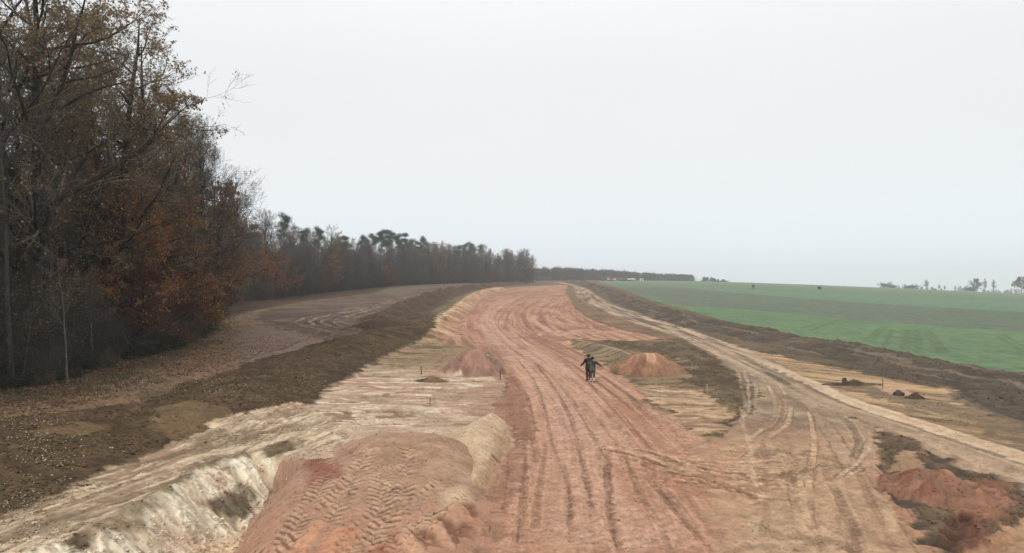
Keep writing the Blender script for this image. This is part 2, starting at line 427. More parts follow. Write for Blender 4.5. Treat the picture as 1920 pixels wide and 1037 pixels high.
# flow coordinates along the road
CEN = resample(UP([(1150, 1300), (1130, 1037), (1090, 900), (1060, 800), (1020, 720), (975, 672), (935, 632), (918, 600), (932, 575), (975, 555), (1030, 541), (1062, 534)]), 2.0)
rd, rs, rt, rL = line_dist(CEN, i)
wv = 0.22 * vnoise(rs / 14, rt * 0.2)
st1 = vnoise(rs / 9.0, (rt + wv) / 0.5); st2 = vnoise(rs / 5 + 40, (rt + wv) / 0.17); st3 = vnoise(rs / 16 + 80, (rt + wv) / 1.3)
CEN2 = resample(UP([(1500, 1300), (1290, 1037), (1215, 900), (1150, 805), (1095, 742), (1040, 690), (1000, 660), (962, 636), (938, 612), (936, 596), (960, 575), (1010, 555), (1056, 542)]), 2.0)
_, qs, qt, _ = line_dist(CEN2, i)
CEN3 = resample(UP([(905, 1300), (930, 1037), (958, 900), (962, 800), (955, 740), (935, 695), (905, 660), (880, 630), (872, 610), (888, 585), (920, 563), (980, 546), (1050, 537)]), 2.0)
_, ps, pt, _ = line_dist(CEN3, i)
sw = smooth(-.5, .5, np.minimum(np.abs(rt), 9) - np.minimum(np.abs(qt), 9) + 1.5 * N8[i])
sw3 = smooth(-.4, .4, np.minimum(np.abs(rt), np.abs(qt)) - np.abs(pt) + 1.0 * N8[i])
def flow(ls, lt, off=0.): 
    f1 = vnoise(rs / ls + off, (rt + wv) / lt); f2 = vnoise(qs / ls + off + 50, (qt + wv) / lt); f3 = vnoise(ps / ls + off + 90, (pt + wv) / lt)
    return (f1 * (1 - sw) + f2 * sw) * (1 - sw3) + f3 * sw3
st1 = flow(14, .45); st2 = flow(9, .16, 7); st3 = flow(26, 1.2, 13); st4 = flow(18, .22, 23); st5 = flow(30, .75, 31); st6 = flow(12, .11, 41)
far_ = smooth(35, 75, gy[i])
mix_ = 0.5 + 0.42 * st3 + 0.34 * st1 + 0.20 * st2 + 0.16 * N2[i]
paint(i, m, mixc(ROSE, RED_L, mix_))
paint(i, m * smooth(0.30, 0.75, -st1 * .6 - st5 * .6 + 0.2 * N05[i]) * 0.62, RED_D)
paint(i, m * smooth(0.40, 0.62, st4 + .12 * N05[i]) * 0.55, S(214, 172, 144))
paint(i, m * smooth(0.42, 0.62, -st6 + .12 * N05[i]) * 0.50, S(140, 100, 82))
paint(i, m * smooth(0.45, 0.62, -st4 + .2 * N2[i]) * 0.60, S(134, 96, 78))
# near part is smooth and pinkish tan, far part is rosy and streaky
paint(i, m * smooth(31, 23, gy[i]) * (0.62 + 0.3 * N2[i]), mixc(S(180, 135, 108), S(193, 150, 122), 0.5 + 0.6 * N8[i] + .3 * st1 + .25 * st6))
paint(i, m * far_ * (0.45 + 0.3 * N2[i]), mixc(S(158, 116, 98), S(194, 152, 128), smooth(-.5, .5, st1 + .6 * N2[i])))
paint(i, m * far_ * smooth(.15, .5, N8[i] * .7 + .6 * N2[i]) * .5, S(142, 106, 90))
paint(i, m * smooth(.2, .6, N8[i] + .4 * N2[i]) * .35, S(166, 122, 100))
gh[i] -= m * (0.015 * st1 + 0.018 * st3 + 0.008 * st2) * smooth(0.0, 1, 3 - gd[i] / 60)
# bright driven lanes
for k_, (p, w, c) in enumerate([
    ([(1120, 1037), (1085, 900), (1062, 800), (1030, 735), (995, 690), (962, 660), (930, 628), (912, 602), (925, 580), (965, 558)], 2.3, S(206, 168, 145)),
    ([(1240, 1037), (1190, 900), (1140, 810), (1095, 745), (1045, 695), (1005, 665), (965, 640), (940, 618), (932, 600)], 2.0, S(206, 168, 144)),
    ([(1010, 1037), (1020, 930), (1010, 850), (995, 790)], 2.0, S(190, 148, 124)),
    ([(1330, 850), (1240, 780), (1170, 725), (1120, 692)], 1.1, S(198, 158, 132)),
    ([(900, 648), (880, 625), (900, 590), (950, 562)], 2.2, S(190, 142, 118)),
    ([(1060, 590), (1000, 575), (950, 575)], 1.5, S(200, 156, 128)),
    ([(1050, 565), (990, 560), (940, 572)], 1.5, S(200, 154, 128)),
    ]):
    track(p, w, c, 0.8, 0.015, 0.1, 0.35, seed=100 + k_, wob=0.08)
# dark damp ruts
for k_, (p, w) in enumerate([
    ([(1010, 690), (1045, 735), (1075, 800), (1100, 900), (1115, 960)], .55), ([(985, 665), (1030, 702), (1070, 745), (1100, 800), (1130, 850), (1140, 960), (1165, 1037)], .6),
    ([(965, 668), (1000, 710), (1020, 760), (1035, 830), (1062, 900), (1070, 980)], .4), ([(1130, 705), (1180, 745), (1240, 800), (1300, 850)], .9), ([(1100, 712), (1150, 770), (1200, 820), (1290, 860)], .6),
    ([(1170, 855), (1205, 935), (1240, 985), (1262, 1037)], .5), ([(1215, 900), (1270, 960), (1340, 1037)], .5), ([(1240, 920), (1290, 985), (1325, 1037)], .9),
    ([(1140, 840), (1142, 920), (1158, 1037)], .6), ([(1065, 900), (1072, 980), (1062, 1037)], .5), ([(1020, 830), (1012, 920), (1000, 990)], .5),
    ([(960, 740), (978, 790), (985, 860), (978, 960), (965, 1037)], .5), ([(945, 700), (985, 740), (1000, 800), (1005, 870)], .6), ([(930, 700), (955, 760), (955, 860), (940, 960)], .8),
    ([(900, 660), (930, 690), (960, 720)], .5), ([(940, 640), (990, 675)], .5), ([(870, 640), (850, 615), (890, 580)], .6), ([(960, 640), (935, 610), (950, 585), (1010, 565)], .5),
    ([(1000, 640), (965, 615), (960, 595)], .5), ([(1020, 625), (1080, 612), (1130, 622)], .7), ([(1000, 600), (1060, 605), (1130, 618)], .6), ([(1010, 585), (1080, 596)], .6),
    ([(960, 565), (1010, 552), (1050, 545)], .8), ([(900, 560), (950, 548), (1030, 540)], .8), ([(1050, 560), (1040, 552)], .7)]):
    track(p, w * .6, S(146, 112, 90) if k_ % 3 else S(132, 102, 82), 0.52, 0.012, 0.2, 0.4, seed=130 + k_, wob=0.05, edge=S(206, 164, 138))
    track(p, .09, S(124, 94, 76), 0.6, 0.008, 0.0, 0.4, seed=430 + k_, wob=0.05)
for k_, (a, b) in enumerate([((1010, 575), (1100, 600)), ((1030, 592), (1090, 603)), ((1000, 610), (1130, 612)), ((990, 622), (1100, 630)), ((1020, 606), (1060, 626)), ((1060, 600), (1130, 626)), ((1080, 606), (1160, 622)), ((1030, 600), (1010, 630))]):
    track([a, ((a[0] + b[0]) / 2 + 6, (a[1] + b[1]) / 2 - 3), b], 0.5, S(212, 172, 148) if k_ % 2 else RED_D, 0.7, 0.04, 0.25, seed=170 + k_, wob=0.5)
# darker red spoil on the left shoulder of the road
i, m = pmask([(905, 785), (940, 735), (955, 700), (985, 735), (1000, 790), (990, 830), (955, 800)], 0.4, 0.5)
paint(i, m * 0.75, mixc(S(142, 104, 86), S(166, 124, 104), 0.5 + 0.7 * N2[i] + .3 * N05[i]))
i, m = pmask([(960, 800), (950, 870), (925, 960), (905, 1037), (940, 1037), (965, 930), (985, 850)], 0.3, 0.4)
paint(i, m * 0.6, mixc(S(136, 100, 82), S(170, 128, 106), 0.5 + 0.6 * N2[i] + .4 * N05[i]))

# --- turning area between haul road and access track: tan, trampled mud
TURN = [(1340, 1300), (1345, 1037), (1340, 930), (1260, 880), (1300, 850), (1370, 812), (1412, 775), (1412, 735), (1380, 700), (1330, 655), (1400, 680), (1500, 730), (1570, 770), (1640, 800), (1660, 830), (1640, 880), (1665, 960), (1740, 1037), (1900, 1300)]
i, m = pmask(TURN, 0.5, 0.7)
glab[i[(m > 0.5) & (glab[i] != 1)]] = 2
fl = vnoise(gy[i] / 5, gx[i] / 0.5 + 0.4 * gy[i]) * .5
paint(i, m, mixc(S(172, 136, 110), S(196, 164, 134), 0.5 + 0.45 * N8[i] + 0.4 * N2[i] + 0.3 * fl))
paint(i, m * smooth(0.28, 0.65, N2[i] * .7 + 0.5 * N05[i] + fl * .6) * 0.55, S(140, 116, 92))
paint(i, m * smooth(27, 34, gy[i]) * 0.8, mixc(S(132, 112, 93), S(172, 150, 126), 0.5 + 0.8 * N2[i] + .5 * fl))
# dark churned tongue crossing towards the haul road
i, m = pmask([(1180, 862), (1240, 858), (1320, 866), (1420, 884), (1490, 872), (1530, 880), (1520, 905), (1450, 918), (1420, 945), (1370, 925), (1290, 905), (1220, 890)], 0.3, 0.8)
paint(i, m * (0.55 + 0.5 * N05[i] + 0.4 * N2[i]), S(132, 102, 80))
for k_, (p, w) in enumerate([([(1140, 838), (1220, 870), (1330, 900), (1440, 935)], .5), ([(1190, 845), (1280, 872), (1380, 892), (1450, 915)], .45), ([(1150, 850), (1230, 888), (1320, 905), (1410, 940)], .3), ([(1250, 860), (1350, 872), (1480, 868)], .35),
                             ([(1280, 878), (1360, 890), (1450, 905)], .4), ([(1230, 905), (1300, 905), (1380, 925)], .3)]):
    track(p, w, S(118, 90, 70), 0.7, 0.06, 0.2, seed=190 + k_, wob=0.3, edge=S(206, 170, 140))
for k_, (p, w, c) in enumerate([
    ([(1405, 690), (1418, 735), (1412, 775), (1380, 805), (1320, 835), (1290, 845)], .30, MUD_L), ([(1395, 690), (1405, 735), (1400, 775), (1370, 800)], .30, S(192, 174, 148)), ([(1380, 690), (1395, 740), (1395, 765)], .25, S(186, 166, 138)),
    ([(1450, 722), (1468, 760), (1460, 790), (1425, 820), (1370, 860)], .3, S(150, 116, 90)), ([(1462, 722), (1482, 765), (1470, 800), (1430, 830), (1390, 862)], .3, S(206, 176, 146)), ([(1440, 722), (1455, 765), (1440, 795), (1400, 825)], .3, S(200, 174, 146)),
    ([(1280, 850), (1350, 866), (1450, 862), (1520, 856)], .22, S(214, 178, 150)), ([(1400, 887), (1450, 882), (1500, 876)], .2, S(216, 184, 152)), ([(1290, 868), (1360, 872), (1420, 868)], .2, S(214, 178, 150)),
    ([(1515, 770), (1530, 830), (1518, 880), (1518, 920)], .3, S(208, 176, 144)), ([(1500, 740), (1530, 775), (1540, 810)], .5, S(170, 148, 124)), ([(1540, 790), (1575, 840), (1600, 880)], .7, S(176, 152, 127)),
    ([(1555, 770), (1590, 790), (1610, 830), (1600, 860)], .5, S(122, 106, 88)), ([(1625, 798), (1632, 830), (1610, 865), (1570, 895)], .28, S(206, 188, 160)), ([(1640, 800), (1650, 835), (1628, 868), (1590, 895)], .28, S(206, 188, 160)),
    ([(1615, 798), (1620, 820), (1605, 845)], .25, S(190, 172, 146)), ([(1600, 880), (1540, 905), (1500, 912)], .3, S(112, 98, 80)), ([(1560, 905), (1590, 960), (1620, 1037)], .4, S(142, 120, 98)), ([(1480, 905), (1510, 880), (1560, 870)], .4, S(120, 100, 80)),
    ([(1440, 940), (1430, 1000), (1400, 1037)], .3, S(150, 124, 98)), ([(1480, 950), (1500, 1000), (1540, 1037)], .35, S(146, 120, 96)), ([(1520, 930), (1530, 985), (1550, 1037)], .3, S(152, 118, 94)),
    ([(1630, 880), (1680, 950), (1740, 1037)], .5, S(170, 124, 100)), ([(1655, 870), (1700, 940), (1770, 1037)], .45, S(188, 138, 112)), ([(1560, 960), (1600, 1037)], .3, S(138, 116, 94))]):
    track(p, w * .85, c, 0.68, 0.02, 0.05, 0.3, seed=210 + k_, wob=0.06, edge=S(128, 102, 82) if c[0] > .3 else S(196, 166, 138))
for a in [(1540, 940), (1600, 985), (1480, 1010), (1560, 1020), (1650, 1010), (1440, 985), (1575, 925), (1400, 1020), (1510, 965)]:
    p = U(*a)
    for q in range(5):
        o = np.array([0.13 * q - .3, 0.10 * q * (1 if a[0] % 2 else -1)])
        track([np.array(p) + o, np.array(p) + o + [0.22, -0.45]], 0.10, S(140, 112, 90), 0.7, 0.015, 0.0, world=True, wob=0.02, seed=a[0] + q)

# damp brown verge between haul road and access track in the distance
i, m = pmask([(1066, 538), (1080, 545), (1105, 565), (1160, 590), (1250, 622), (1300, 636), (1250, 634), (1165, 618), (1105, 597), (1078, 575), (1062, 548)], 0.6, 0.8)
paint(i, m, mixc(S(118, 98, 78), S(148, 122, 96), 0.5 + .7 * N2[i]))
track([(1090, 612), (1180, 627), (1255, 633)], 0.7, S(158, 112, 94), 0.8, 0, 0.15, seed=301)
track([(1170, 632), (1215, 632), (1262, 632)], 0.4, S(226, 200, 172), 0.9, 0, 0.2, seed=302, wob=.4)
track([(1080, 636), (1130, 628), (1200, 631)], 0.5, S(206, 172, 140), 0.7, 0, 0.2, seed=303, wob=.4)

# --- ochre strip between access track and field bank
i, m = pmask([(1385, 652), (1500, 676), (1620, 700), (1760, 730), (1930, 775), (2200, 860), (2200, 960), (1930, 868), (1800, 824), (1690, 788), (1580, 745), (1480, 698), (1400, 664)], 0.5, 0.8)
ax, ay = gx[i] * .62 - gy[i] * .78, gx[i] * .78 + gy[i] * .62
st = vnoise(ax / 6 + N2[i], ay / 0.45) * .6 + vnoise(ax / 11, ay / 1.3 + 5) * .6
paint(i, m, mixc(S(150, 122, 94), S(200, 168, 130), 0.5 + 0.75 * st))
paint(i, m * smooth(0.3, 0.6, vnoise(ax / 9 + 30, ay / 0.7 + 11) + .3 * N2[i]) * .7, S(122, 106, 82))
i, m = pmask([(1560, 716), (1620, 722), (1690, 742), (1770, 752), (1850, 770), (1930, 800), (1930, 835), (1820, 800), (1720, 775), (1640, 748), (1580, 728)], 0.6, 1.0)
paint(i, m * (.85 + .3 * N2[i]), mixc(S(112, 96, 78), S(148, 126, 100), .5 + .6 * N2[i] + .3 * N05[i]))
i, m = pmask([(1640, 722), (1690, 728), (1720, 740), (1680, 742)], 0.4, 0.5); paint(i, m * .7, S(204, 168, 140))
for k_, p in enumerate([[(1700, 765), (1800, 790), (1930, 822)], [(1760, 752), (1850, 778), (1930, 800)], [(1690, 705), (1790, 732), (1880, 760)]]):
    track(p, 0.6, S(216, 190, 148), 0.7, 0.03, 0.25, seed=320 + k_, wob=.4)

# --- dark topsoil right of the turning area, with the red heap on it
i, m = pmask([(1650, 810), (1700, 820), (1800, 850), (1870, 870), (1925, 905), (2100, 980), (2200, 1300), (1850, 1300), (1760, 1037), (1700, 950), (1655, 880)], 0.5, 0.9)
paint(i, m, mixc(S(92, 80, 66), S(130, 108, 88), 0.3 + 0.7 * N2[i] + .4 * N05[i]))
gh[i] += m * (0.16 * N2[i] + 0.10 * N05[i])
i, m = pmask([(1672, 845), (1730, 850), (1720, 872), (1680, 880)], 0.3, 0.4); paint(i, m * .8, S(172, 140, 112))
i, m = pmask([(1840, 905), (1890, 912), (1905, 960), (1870, 1000), (1800, 980), (1790, 940)], 0.4, 0.7)
paint(i, m * .85, mixc(S(132, 96, 78), S(168, 122, 98), .5 + .7 * N2[i])); gh[i] += m * (0.14 + .12 * N05[i])
i, m = pmask([(1760, 975), (1810, 965), (1860, 990), (1870, 1020), (1800, 1037), (1770, 1010)], 0.3, 0.5)
paint(i, m * .9, mixc(S(86, 64, 54), S(132, 94, 78), .4 + .7 * N05[i])); gh[i] += m * (0.18 * N05[i] - .1)
i, m = pmask([(1770, 1050), (1850, 1015), (1930, 975), (2100, 1100), (1900, 1200)], 0.4, 0.6)
paint(i, m * .8, mixc(S(170, 132, 104), S(196, 160, 130), .5 + .7 * N2[i]))

i, m = pmask([(1330, 800), (1400, 850), (1430, 960), (1400, 1100), (1345, 1100), (1345, 920), (1280, 880)], .8, 1.2)
paint(i, m * (.45 + .3 * N2[i]), S(190, 146, 120))
for k_ in range(26):
    a_ = _rng.uniform(0, 1); x0 = 1380 + 330 * a_; y1 = _rng.uniform(900, 1080); ln_ = _rng.uniform(60, 180); sl = (x0 - 1300) / 900 + _rng.normal(0, .12)
    track([(x0 - sl * ln_, y1 - ln_), (x0 - sl * ln_ * .45, y1 - ln_ * .5), (x0, y1)], _rng.uniform(.12, .4), [S(146, 116, 92), S(212, 182, 150), S(160, 122, 98)][k_ % 3], .55, .02, 0.1, seed=500 + k_, wob=.1)
for k_ in range(16):
    x0 = _rng.uniform(1180, 1330); y0 = _rng.uniform(835, 905); L_ = _rng.uniform(120, 280); dy = _rng.uniform(-12, 45)
    track([(x0, y0), (x0 + L_ * .5, y0 + dy * .6 + 6), (x0 + L_, y0 + dy)], _rng.uniform(.10, .3), [S(124, 96, 76), S(216, 182, 152), S(150, 112, 90)][k_ % 3], .6, .03, 0.1, seed=540 + k_, wob=.15)
for k_, off in enumerate((-1.1, -.9, .75, 1.0, 3.1, 3.4)):
    P = resample(UP([(-60, 812), (0, 790), (150, 762), (300, 735), (420, 704), (520, 664), (590, 636), (640, 612), (700, 590)]), 2); T_ = np.gradient(P, axis=0); Nn = np.stack([T_[:, 1], -T_[:, 0]], 1) / np.linalg.norm(T_, axis=1)[:, None]
    track(P + Nn * off, .42, [S(142, 118, 96), S(74, 60, 48)][k_ % 2], .6, .05, .15, world=True, seed=700 + k_, wob=.3)
# --- access track on the right
ACC = resample(np.vstack([[[34, 520]], UP([(1082, 536), (1098, 552), (1140, 577), (1205, 600), (1275, 622), (1360, 656), (1460, 702), (1560, 751), (1680, 792), (1800, 832), (1930, 880), (2200, 985)])]), 1.5)
i = sel(ACC, 8); d, s, t, L = line_dist(ACC, i)
hw = 1.45 + 0.2 * vnoise(s / 11, s * 0) + .6 * smooth(40, 60, gy[i]) + 1.0 * smooth(75, 130, gy[i])
m = 1 - smooth(-0.4, 0.4, d - hw + 0.5 * N2[i] + 0.3 * N05[i])
glab[i[m > 0.5]] = 2
a1 = vnoise(s / 8, t / 0.3); a2 = vnoise(s / 14 + 9, t / 0.9)
paint(i, m, mixc(S(140, 120, 100), S(188, 164, 138), smooth(-.6, .6, .6 * a2 + 0.6 * a1 + 0.3 * N2[i])))
paint(i, m * smooth(0.28, 0.45, -a1 * .7 - .5 * a2 + .2 * N05[i]) * .75, S(110, 94, 78))
nearf = smooth(46, 36, gy[i])
paint(i, m * nearf * (0.85 + .2 * N05[i]), mixc(S(178, 150, 124), S(200, 174, 146), 0.5 + 0.5 * a2 + .4 * a1))
paint(i, m * (1 - smooth(0.08, 0.25, np.abs(t + 0.15 + 0.2 * vnoise(s / 4, s * 0)) + 0.1 * N05[i])) * smooth(60, 40, gy[i]) * .7, S(140, 118, 96))
up = smooth(-0.2, 0.3, -t - 0.5) * (1 - smooth(1.8, 2.4, -t)) * smooth(95, 70, gy[i])
gh[i] -= m * 0.05 * (a1 + a2)
# cream lane on its field side
i = sel(ACC, 8); d, s, t, L = line_dist(ACC, i)
for sgn in (1,):
    lane = smooth(0.35, 0.55, -t + .2 * N05[i]) * (1 - smooth(1.35, 1.65, -t + 0.3 * N2[i]))
    LANE_SIDE = -1
    paint(i, lane * smooth(80, 50, gy[i]) * .85, mixc(S(200, 170, 140), S(218, 194, 162), 0.5 + .6 * vnoise(s / 6, t / .25)))
# --- banks of stripped topsoil
def bank(P, h, wl_, wr_, lab, col, seed, pw=1.4, rough=0.16, hs=None):
    """ridge along P: wl_ / wr_ half widths on its left / right, h high"""
    P = resample(P, 1.5)
    i = sel(P, max(wl_, wr_) + 2)
    d, s, t, L = line_dist(P, i)
    t = t + 0.8 * vnoise(s / 7 + seed, s * 0 + seed) + 0.35 * N2[i]
    hh = h if hs is None else np.interp(s / L, np.linspace(0, 1, len(hs)), hs)
    hh = hh * (1 + 0.22 * vnoise(s / 9 + 3 * seed, s * 0) + 0.10 * vnoise(s / 2.5, s * 0 + seed))
    q = np.where(t > 0, t / wr_, -t / wl_)
    prof = np.clip(1 - q, 0, 1)
    prof = np.where(prof > 0, prof * prof * (3 - 2 * prof) * .5 + .5 * prof, 0) * smooth(0, 3, s) * smooth(0, 3, L - s)
    lump = 0.5 * N2[i] + 0.5 * N05[i]
    gh[i] += hh * prof * (1 + rough * lump) + 0.04 * N05[i] * smooth(0, .2, prof)
    m = smooth(0.04, 0.16, prof + 0.06 * N05[i] + .05 * N2[i])
    if lab is not None: glab[i[(m > 0.5)]] = lab
    c = mixc(col[0], col[1], 0.42 + 0.5 * N2[i] + 0.45 * N05[i])
    paint(i, m, c)
    paint(i, m * smooth(0.15, 0.5, N8[i] * .5 + N2[i] * .6) * .5, col[2])
    paint(i, m * smooth(0.35, 0.7, N015[i] + .4 * N05[i]) * .5, col[3])
    return i, s, t, m, prof
nb = bank(np.vstack([[[-20, -6], [-19.8, 10]], UP([(-60, 850, .8), (0, 820, .8), (150, 785, .8), (300, 757, .8), (420, 735, .7), (520, 692, .9), (600, 660, 1.0), (680, 634, 1.0), (735, 619, 1.0), (775, 606, .9), (800, 597, .7)])]), 0.85, 4.5, 5.2, 4,
     (S(82, 66, 50), S(114, 94, 72), S(100, 84, 60), S(58, 47, 36)), 1, hs=[.9, .9, .85, .7, .75, 1.05, 1.15, 1.1, 1.0, .7])
# paler crumbled patches on the near bank
for pp in ([(300, 770), (360, 757), (420, 760), (430, 780), (360, 800), (300, 795)], [(60, 810), (160, 790), (180, 800), (60, 830)]):
    i, m = pmask(pp, 0.6, .8, dz=.6); paint(i, m * .55, S(140, 116, 86))
fb = bank(np.vstack([UP([(688, 606, 1.0), (728, 586, 1.2), (767, 568, 1.3), (833, 545, 1.4), (900, 536, 1.4)]), [[-8, 340], [6, 420]]]), 1.4, 3.5, 6.0, 5,
     (S(80, 64, 50), S(104, 85, 67), S(108, 90, 66), S(60, 48, 38)), 2, hs=[1.3, 1.9, 2.1, 1.9, 1.5])
rb = bank(np.vstack([[[46, 560]], UP([(1108, 531.5, 1.5), (1132, 536, 1.7), (1180, 550, 1.8), (1250, 569, 1.8), (1330, 586, 1.7), (1400, 601, 1.5), (1520, 627, 1.1), (1640, 653, .8), (1760, 680, .7), (1880, 702, .6), (2000, 730, .6), (2300, 820, .6)])]), 1.6, 1.8, 6.5, 6,
     (S(86, 76, 65), S(110, 98, 84), S(124, 110, 93), S(70, 60, 50)), 3, hs=[1.6, 1.8, 1.9, 1.9, 1.7, 1.4, 1.1, .9, .8, .8], rough=.22)
# wheel marks along the field bank
i, s, t, m, prof = rb
paint(i, m * smooth(.3, .6, vnoise(s / 9, t / .5)) * .5, S(136, 122, 106))
paint(i, m * smooth(.3, .6, vnoise(s / 9 + 40, t / .45)) * smooth(110, 60, gy[i]) * .5, S(80, 72, 64))
i, m = pmask([(1500, 676), (1620, 694), (1700, 700), (1760, 728), (1640, 704)], .5, 1); paint(i, m * .6, S(98, 84, 70))

# --- sheer streaked cut face where the haul road bites into the left side
CUT = resample(UP([(812, 640), (830, 606), (862, 576), (895, 553), (945, 541)]), 1.2)
i = sel(CUT, 6); d, s, t, L = line_dist(CUT, i)
en = smooth(0, 4, s) * smooth(0, 10, L - s)
tt = t + 0.25 * N2[i] + .4 * vnoise(s / 1.1, s * 0)
face = smooth(-0.4, 0.2, tt) * (1 - smooth(2.0, 3.2, tt)) * en
gh[i] += en * 0.9 * (1 - smooth(-0.2, 3.0, tt)) * (1 - smooth(0.5, 5.5, -tt))
gh[i] += face * 0.10 * vnoise(s / 0.45, t / 5)
paint(i, face * .9, mixc(S(170, 124, 100), S(216, 186, 150), 0.45 + .9 * vnoise(s / .55, t / 3) + .3 * N2[i]))
paint(i, face * smooth(.35, .6, vnoise(s / .6 + 50, t / 2.5)) * .7, S(110, 86, 66))
paint(i, en * smooth(-.8, -.1, tt) * (1 - smooth(.0, .6, tt)) * smooth(-.2, .3, vnoise(s / 1.3, s * 0)) * .8, S(206, 188, 150))

i, m = pmask([(430, 800), (880, 800), (905, 850), (900, 1037), (800, 1300), (300, 1300), (400, 1037), (440, 900)], .4, .2); paint(i, m * (glab[i] == 0), mixc(CREAM_D, CREAM, .5 + .6 * N2[i]))
# --- pale bench, cream cut slope and trench (bottom left)
BEN = [(-500, 1300), (-300, 1130), (0, 965), (150, 908), (300, 852), (400, 808), (470, 782), (560, 760), (620, 790), (660, 832), (560, 850), (520, 850), (430, 882), (330, 928), (200, 988), (100, 1040), (-100, 1300)]
i, m = pmask(BEN, 0.35, 0.6)
bx, by = gx[i] * .82 - gy[i] * .18, gx[i] * .3 + gy[i] * .95
dirx, diry = 0.30, 0.95
al = gx[i] * dirx + gy[i] * diry; ac = gx[i] * diry - gy[i] * dirx
st = vnoise(al / 2.2 + N2[i], ac / 0.22) * .6 + vnoise(al / 5, ac / 0.7 + 20) * .6
paint(i, m, mixc(S(164, 138, 114), S(214, 190, 162), smooth(-.8, .8, st + .35 * N2[i] + .2 * N8[i] + .15 * N05[i])))
st6_ = vnoise(al / 1.6 + N2[i], ac / .11); paint(i, m * smooth(.3, .5, st6_) * .4, S(230, 214, 184)); paint(i, m * smooth(.3, .5, -st6_) * .4, S(136, 114, 90))
paint(i, m * smooth(.2, .6, vnoise(al / 3 + 12, ac / .4) + .4 * N2[i]) * .6, S(126, 108, 84))
paint(i, m * smooth(.35, .7, N05[i] * .8 + .5 * N015[i]) * .35, S(222, 204, 172))
gh[i] += m * (.06 * st + .05 * N05[i])
EDGE = resample(UP([(-120, 1300), (40, 1060), (110, 1022), (250, 948), (335, 903), (415, 864), (475, 848), (525, 841), (548, 840)]), .4)
i = sel(EDGE, 5); d, s, t, L = line_dist(EDGE, i)
tt = t + .30 * N2[i] + .18 * vnoise(s / .6, s * 0 + 4) + .06 * N05[i]
en = smooth(0, 2.0, L - s)
DEEP = 1.5
drop = DEEP * smooth(-0.15, 2.7, tt) * en * (1 - smooth(3.2, 6.5, tt))
face = smooth(-.25, .15, tt) * (1 - smooth(2.9, 3.7, tt)) * en
rill = (vnoise(s / .55 + .5 * N2[i] + .3 * t, t / 2.6) + .7 * vnoise(s / .20 + .4 * N2[i] + .6 * t, t / 1.5 + 7) + .4 * vnoise(s / .08 + .6 * t, t / .9 + 3)) * .62
gh[i] -= drop
gh[i] += face * (.15 * rill + .08 * N05[i] + .05 * N015[i] + .10 * N2[i])
paint(i, face, mixc(S(222, 202, 172), S(246, 236, 212), smooth(-.5, .5, rill + .3 * N05[i])))
paint(i, face * smooth(.25, .6, rill * .4 + .8 * N2[i]) * .5, S(220, 180, 150))
paint(i, face * smooth(.25, .55, N015[i] * .8 + .5 * N05[i] - .12) * .55, S(150, 128, 98))
lip = smooth(-.45, -.15, tt) * (1 - smooth(.10, .65, tt + .5 * vnoise(s / .5 + 33, s * 0))) * en
paint(i, lip * (.65 + .35 * N05[i]) * smooth(-.35, .15, vnoise(s / 1.2, s * 0 + 9) + .3 * N05[i]), mixc(S(98, 80, 60), S(142, 120, 92), .5 + .7 * N05[i]))
for (pc, rr_) in (((445, 905), .75), ((525, 853), .7), ((150, 1030), .5)):
    c = U(*pc, -0.3); q = np.hypot((gx[i] - c[0]), (gy[i] - c[1]) * .55) / rr_
    paint(i, (1 - smooth(.5, 1.1, q + .35 * N05[i] + .3 * N2[i])) * .85, mixc(S(84, 70, 50), S(128, 108, 82), .4 + .7 * N05[i]))

# crumb-scale variation everywhere but the field
k_ = (glab != 3) & (gd < 160)
fine_ = vnoise(gx / .075, gy / .075); mid_ = vnoise(gx / .3 + 9, gy / .22 + 4)
gc[k_] *= (1 + .10 * N015[k_] + .08 * fine_[k_] + .09 * mid_[k_])[:, None]
# crisper soil edges: sharpen the soil map over the sheet
def boxblur(A, r0, r1):
    for ax, r_ in ((0, r0), (1, r1)):
        c_ = np.cumsum(np.concatenate([np.repeat(A.take([0], ax), r_ + 1, ax), A, np.repeat(A.take([-1], ax), r_, ax)], ax), ax, dtype=np.float64)
        n_ = A.shape[ax]
        A = (c_.take(range(2 * r_ + 1, 2 * r_ + 1 + n_), ax) - c_.take(range(0, n_), ax)) / (2 * r_ + 1)
    return A
lg_ = np.log(np.maximum(gc @ np.array([.3, .5, .2]), .004)).reshape(NR, NC)
det_ = lg_ - boxblur(boxblur(lg_, 9, 9), 9, 9)
gain_ = np.exp(.32 * smooth(190, 90, gd).reshape(NR, NC) * np.clip(det_, -.6, .6)).ravel()
k_ = (gd < 420) & (glab != 3)
gc[k_] *= gain_[k_][:, None]
gc[:] = np.clip(gc, .008, .85)
# ------------------------------------------------------------------ heaps: each its own mesh standing on the ground sheet
HEAPS = []
def heap_obj(name, idx, hgt, colr, label, cat, mat, group=None):
    """heap surface over the grid vertices idx with height hgt above the ground there"""
    full = np.full(NV, -1.0, np.float32); full[idx] = hgt
    fc = gc.copy(); fc[idx] = colr
    on = full > 0.004
    r = np.arange(NR - 1)[:, None] * NC; c = np.arange(NC - 1)[None]
    q0 = (r + c).ravel()
    F = np.stack([q0, q0 + 1, q0 + NC + 1, q0 + NC], 1)
    F = F[on[F].any(1)]
    u, inv = np.unique(F, return_inverse=True)
    V = np.stack([gx[u], gy[u], gb[u] + gh[u] + np.where(full[u] > -.5, full[u], -0.02)], 1)
    me = mesh_np(name, V, inv.reshape(F.shape)[:, ::-1], mat, attrs={"soil": fc[u]})
    HEAPS.append((idx, gb[idx] + gh[idx] + hgt, colr, hgt))
    gh[idx] = np.where(hgt > 0.12, gh[idx] - 0.05, gh[idx])      # the sheet stays just under the heap
    return tag(link(name, me), label, cat, group)

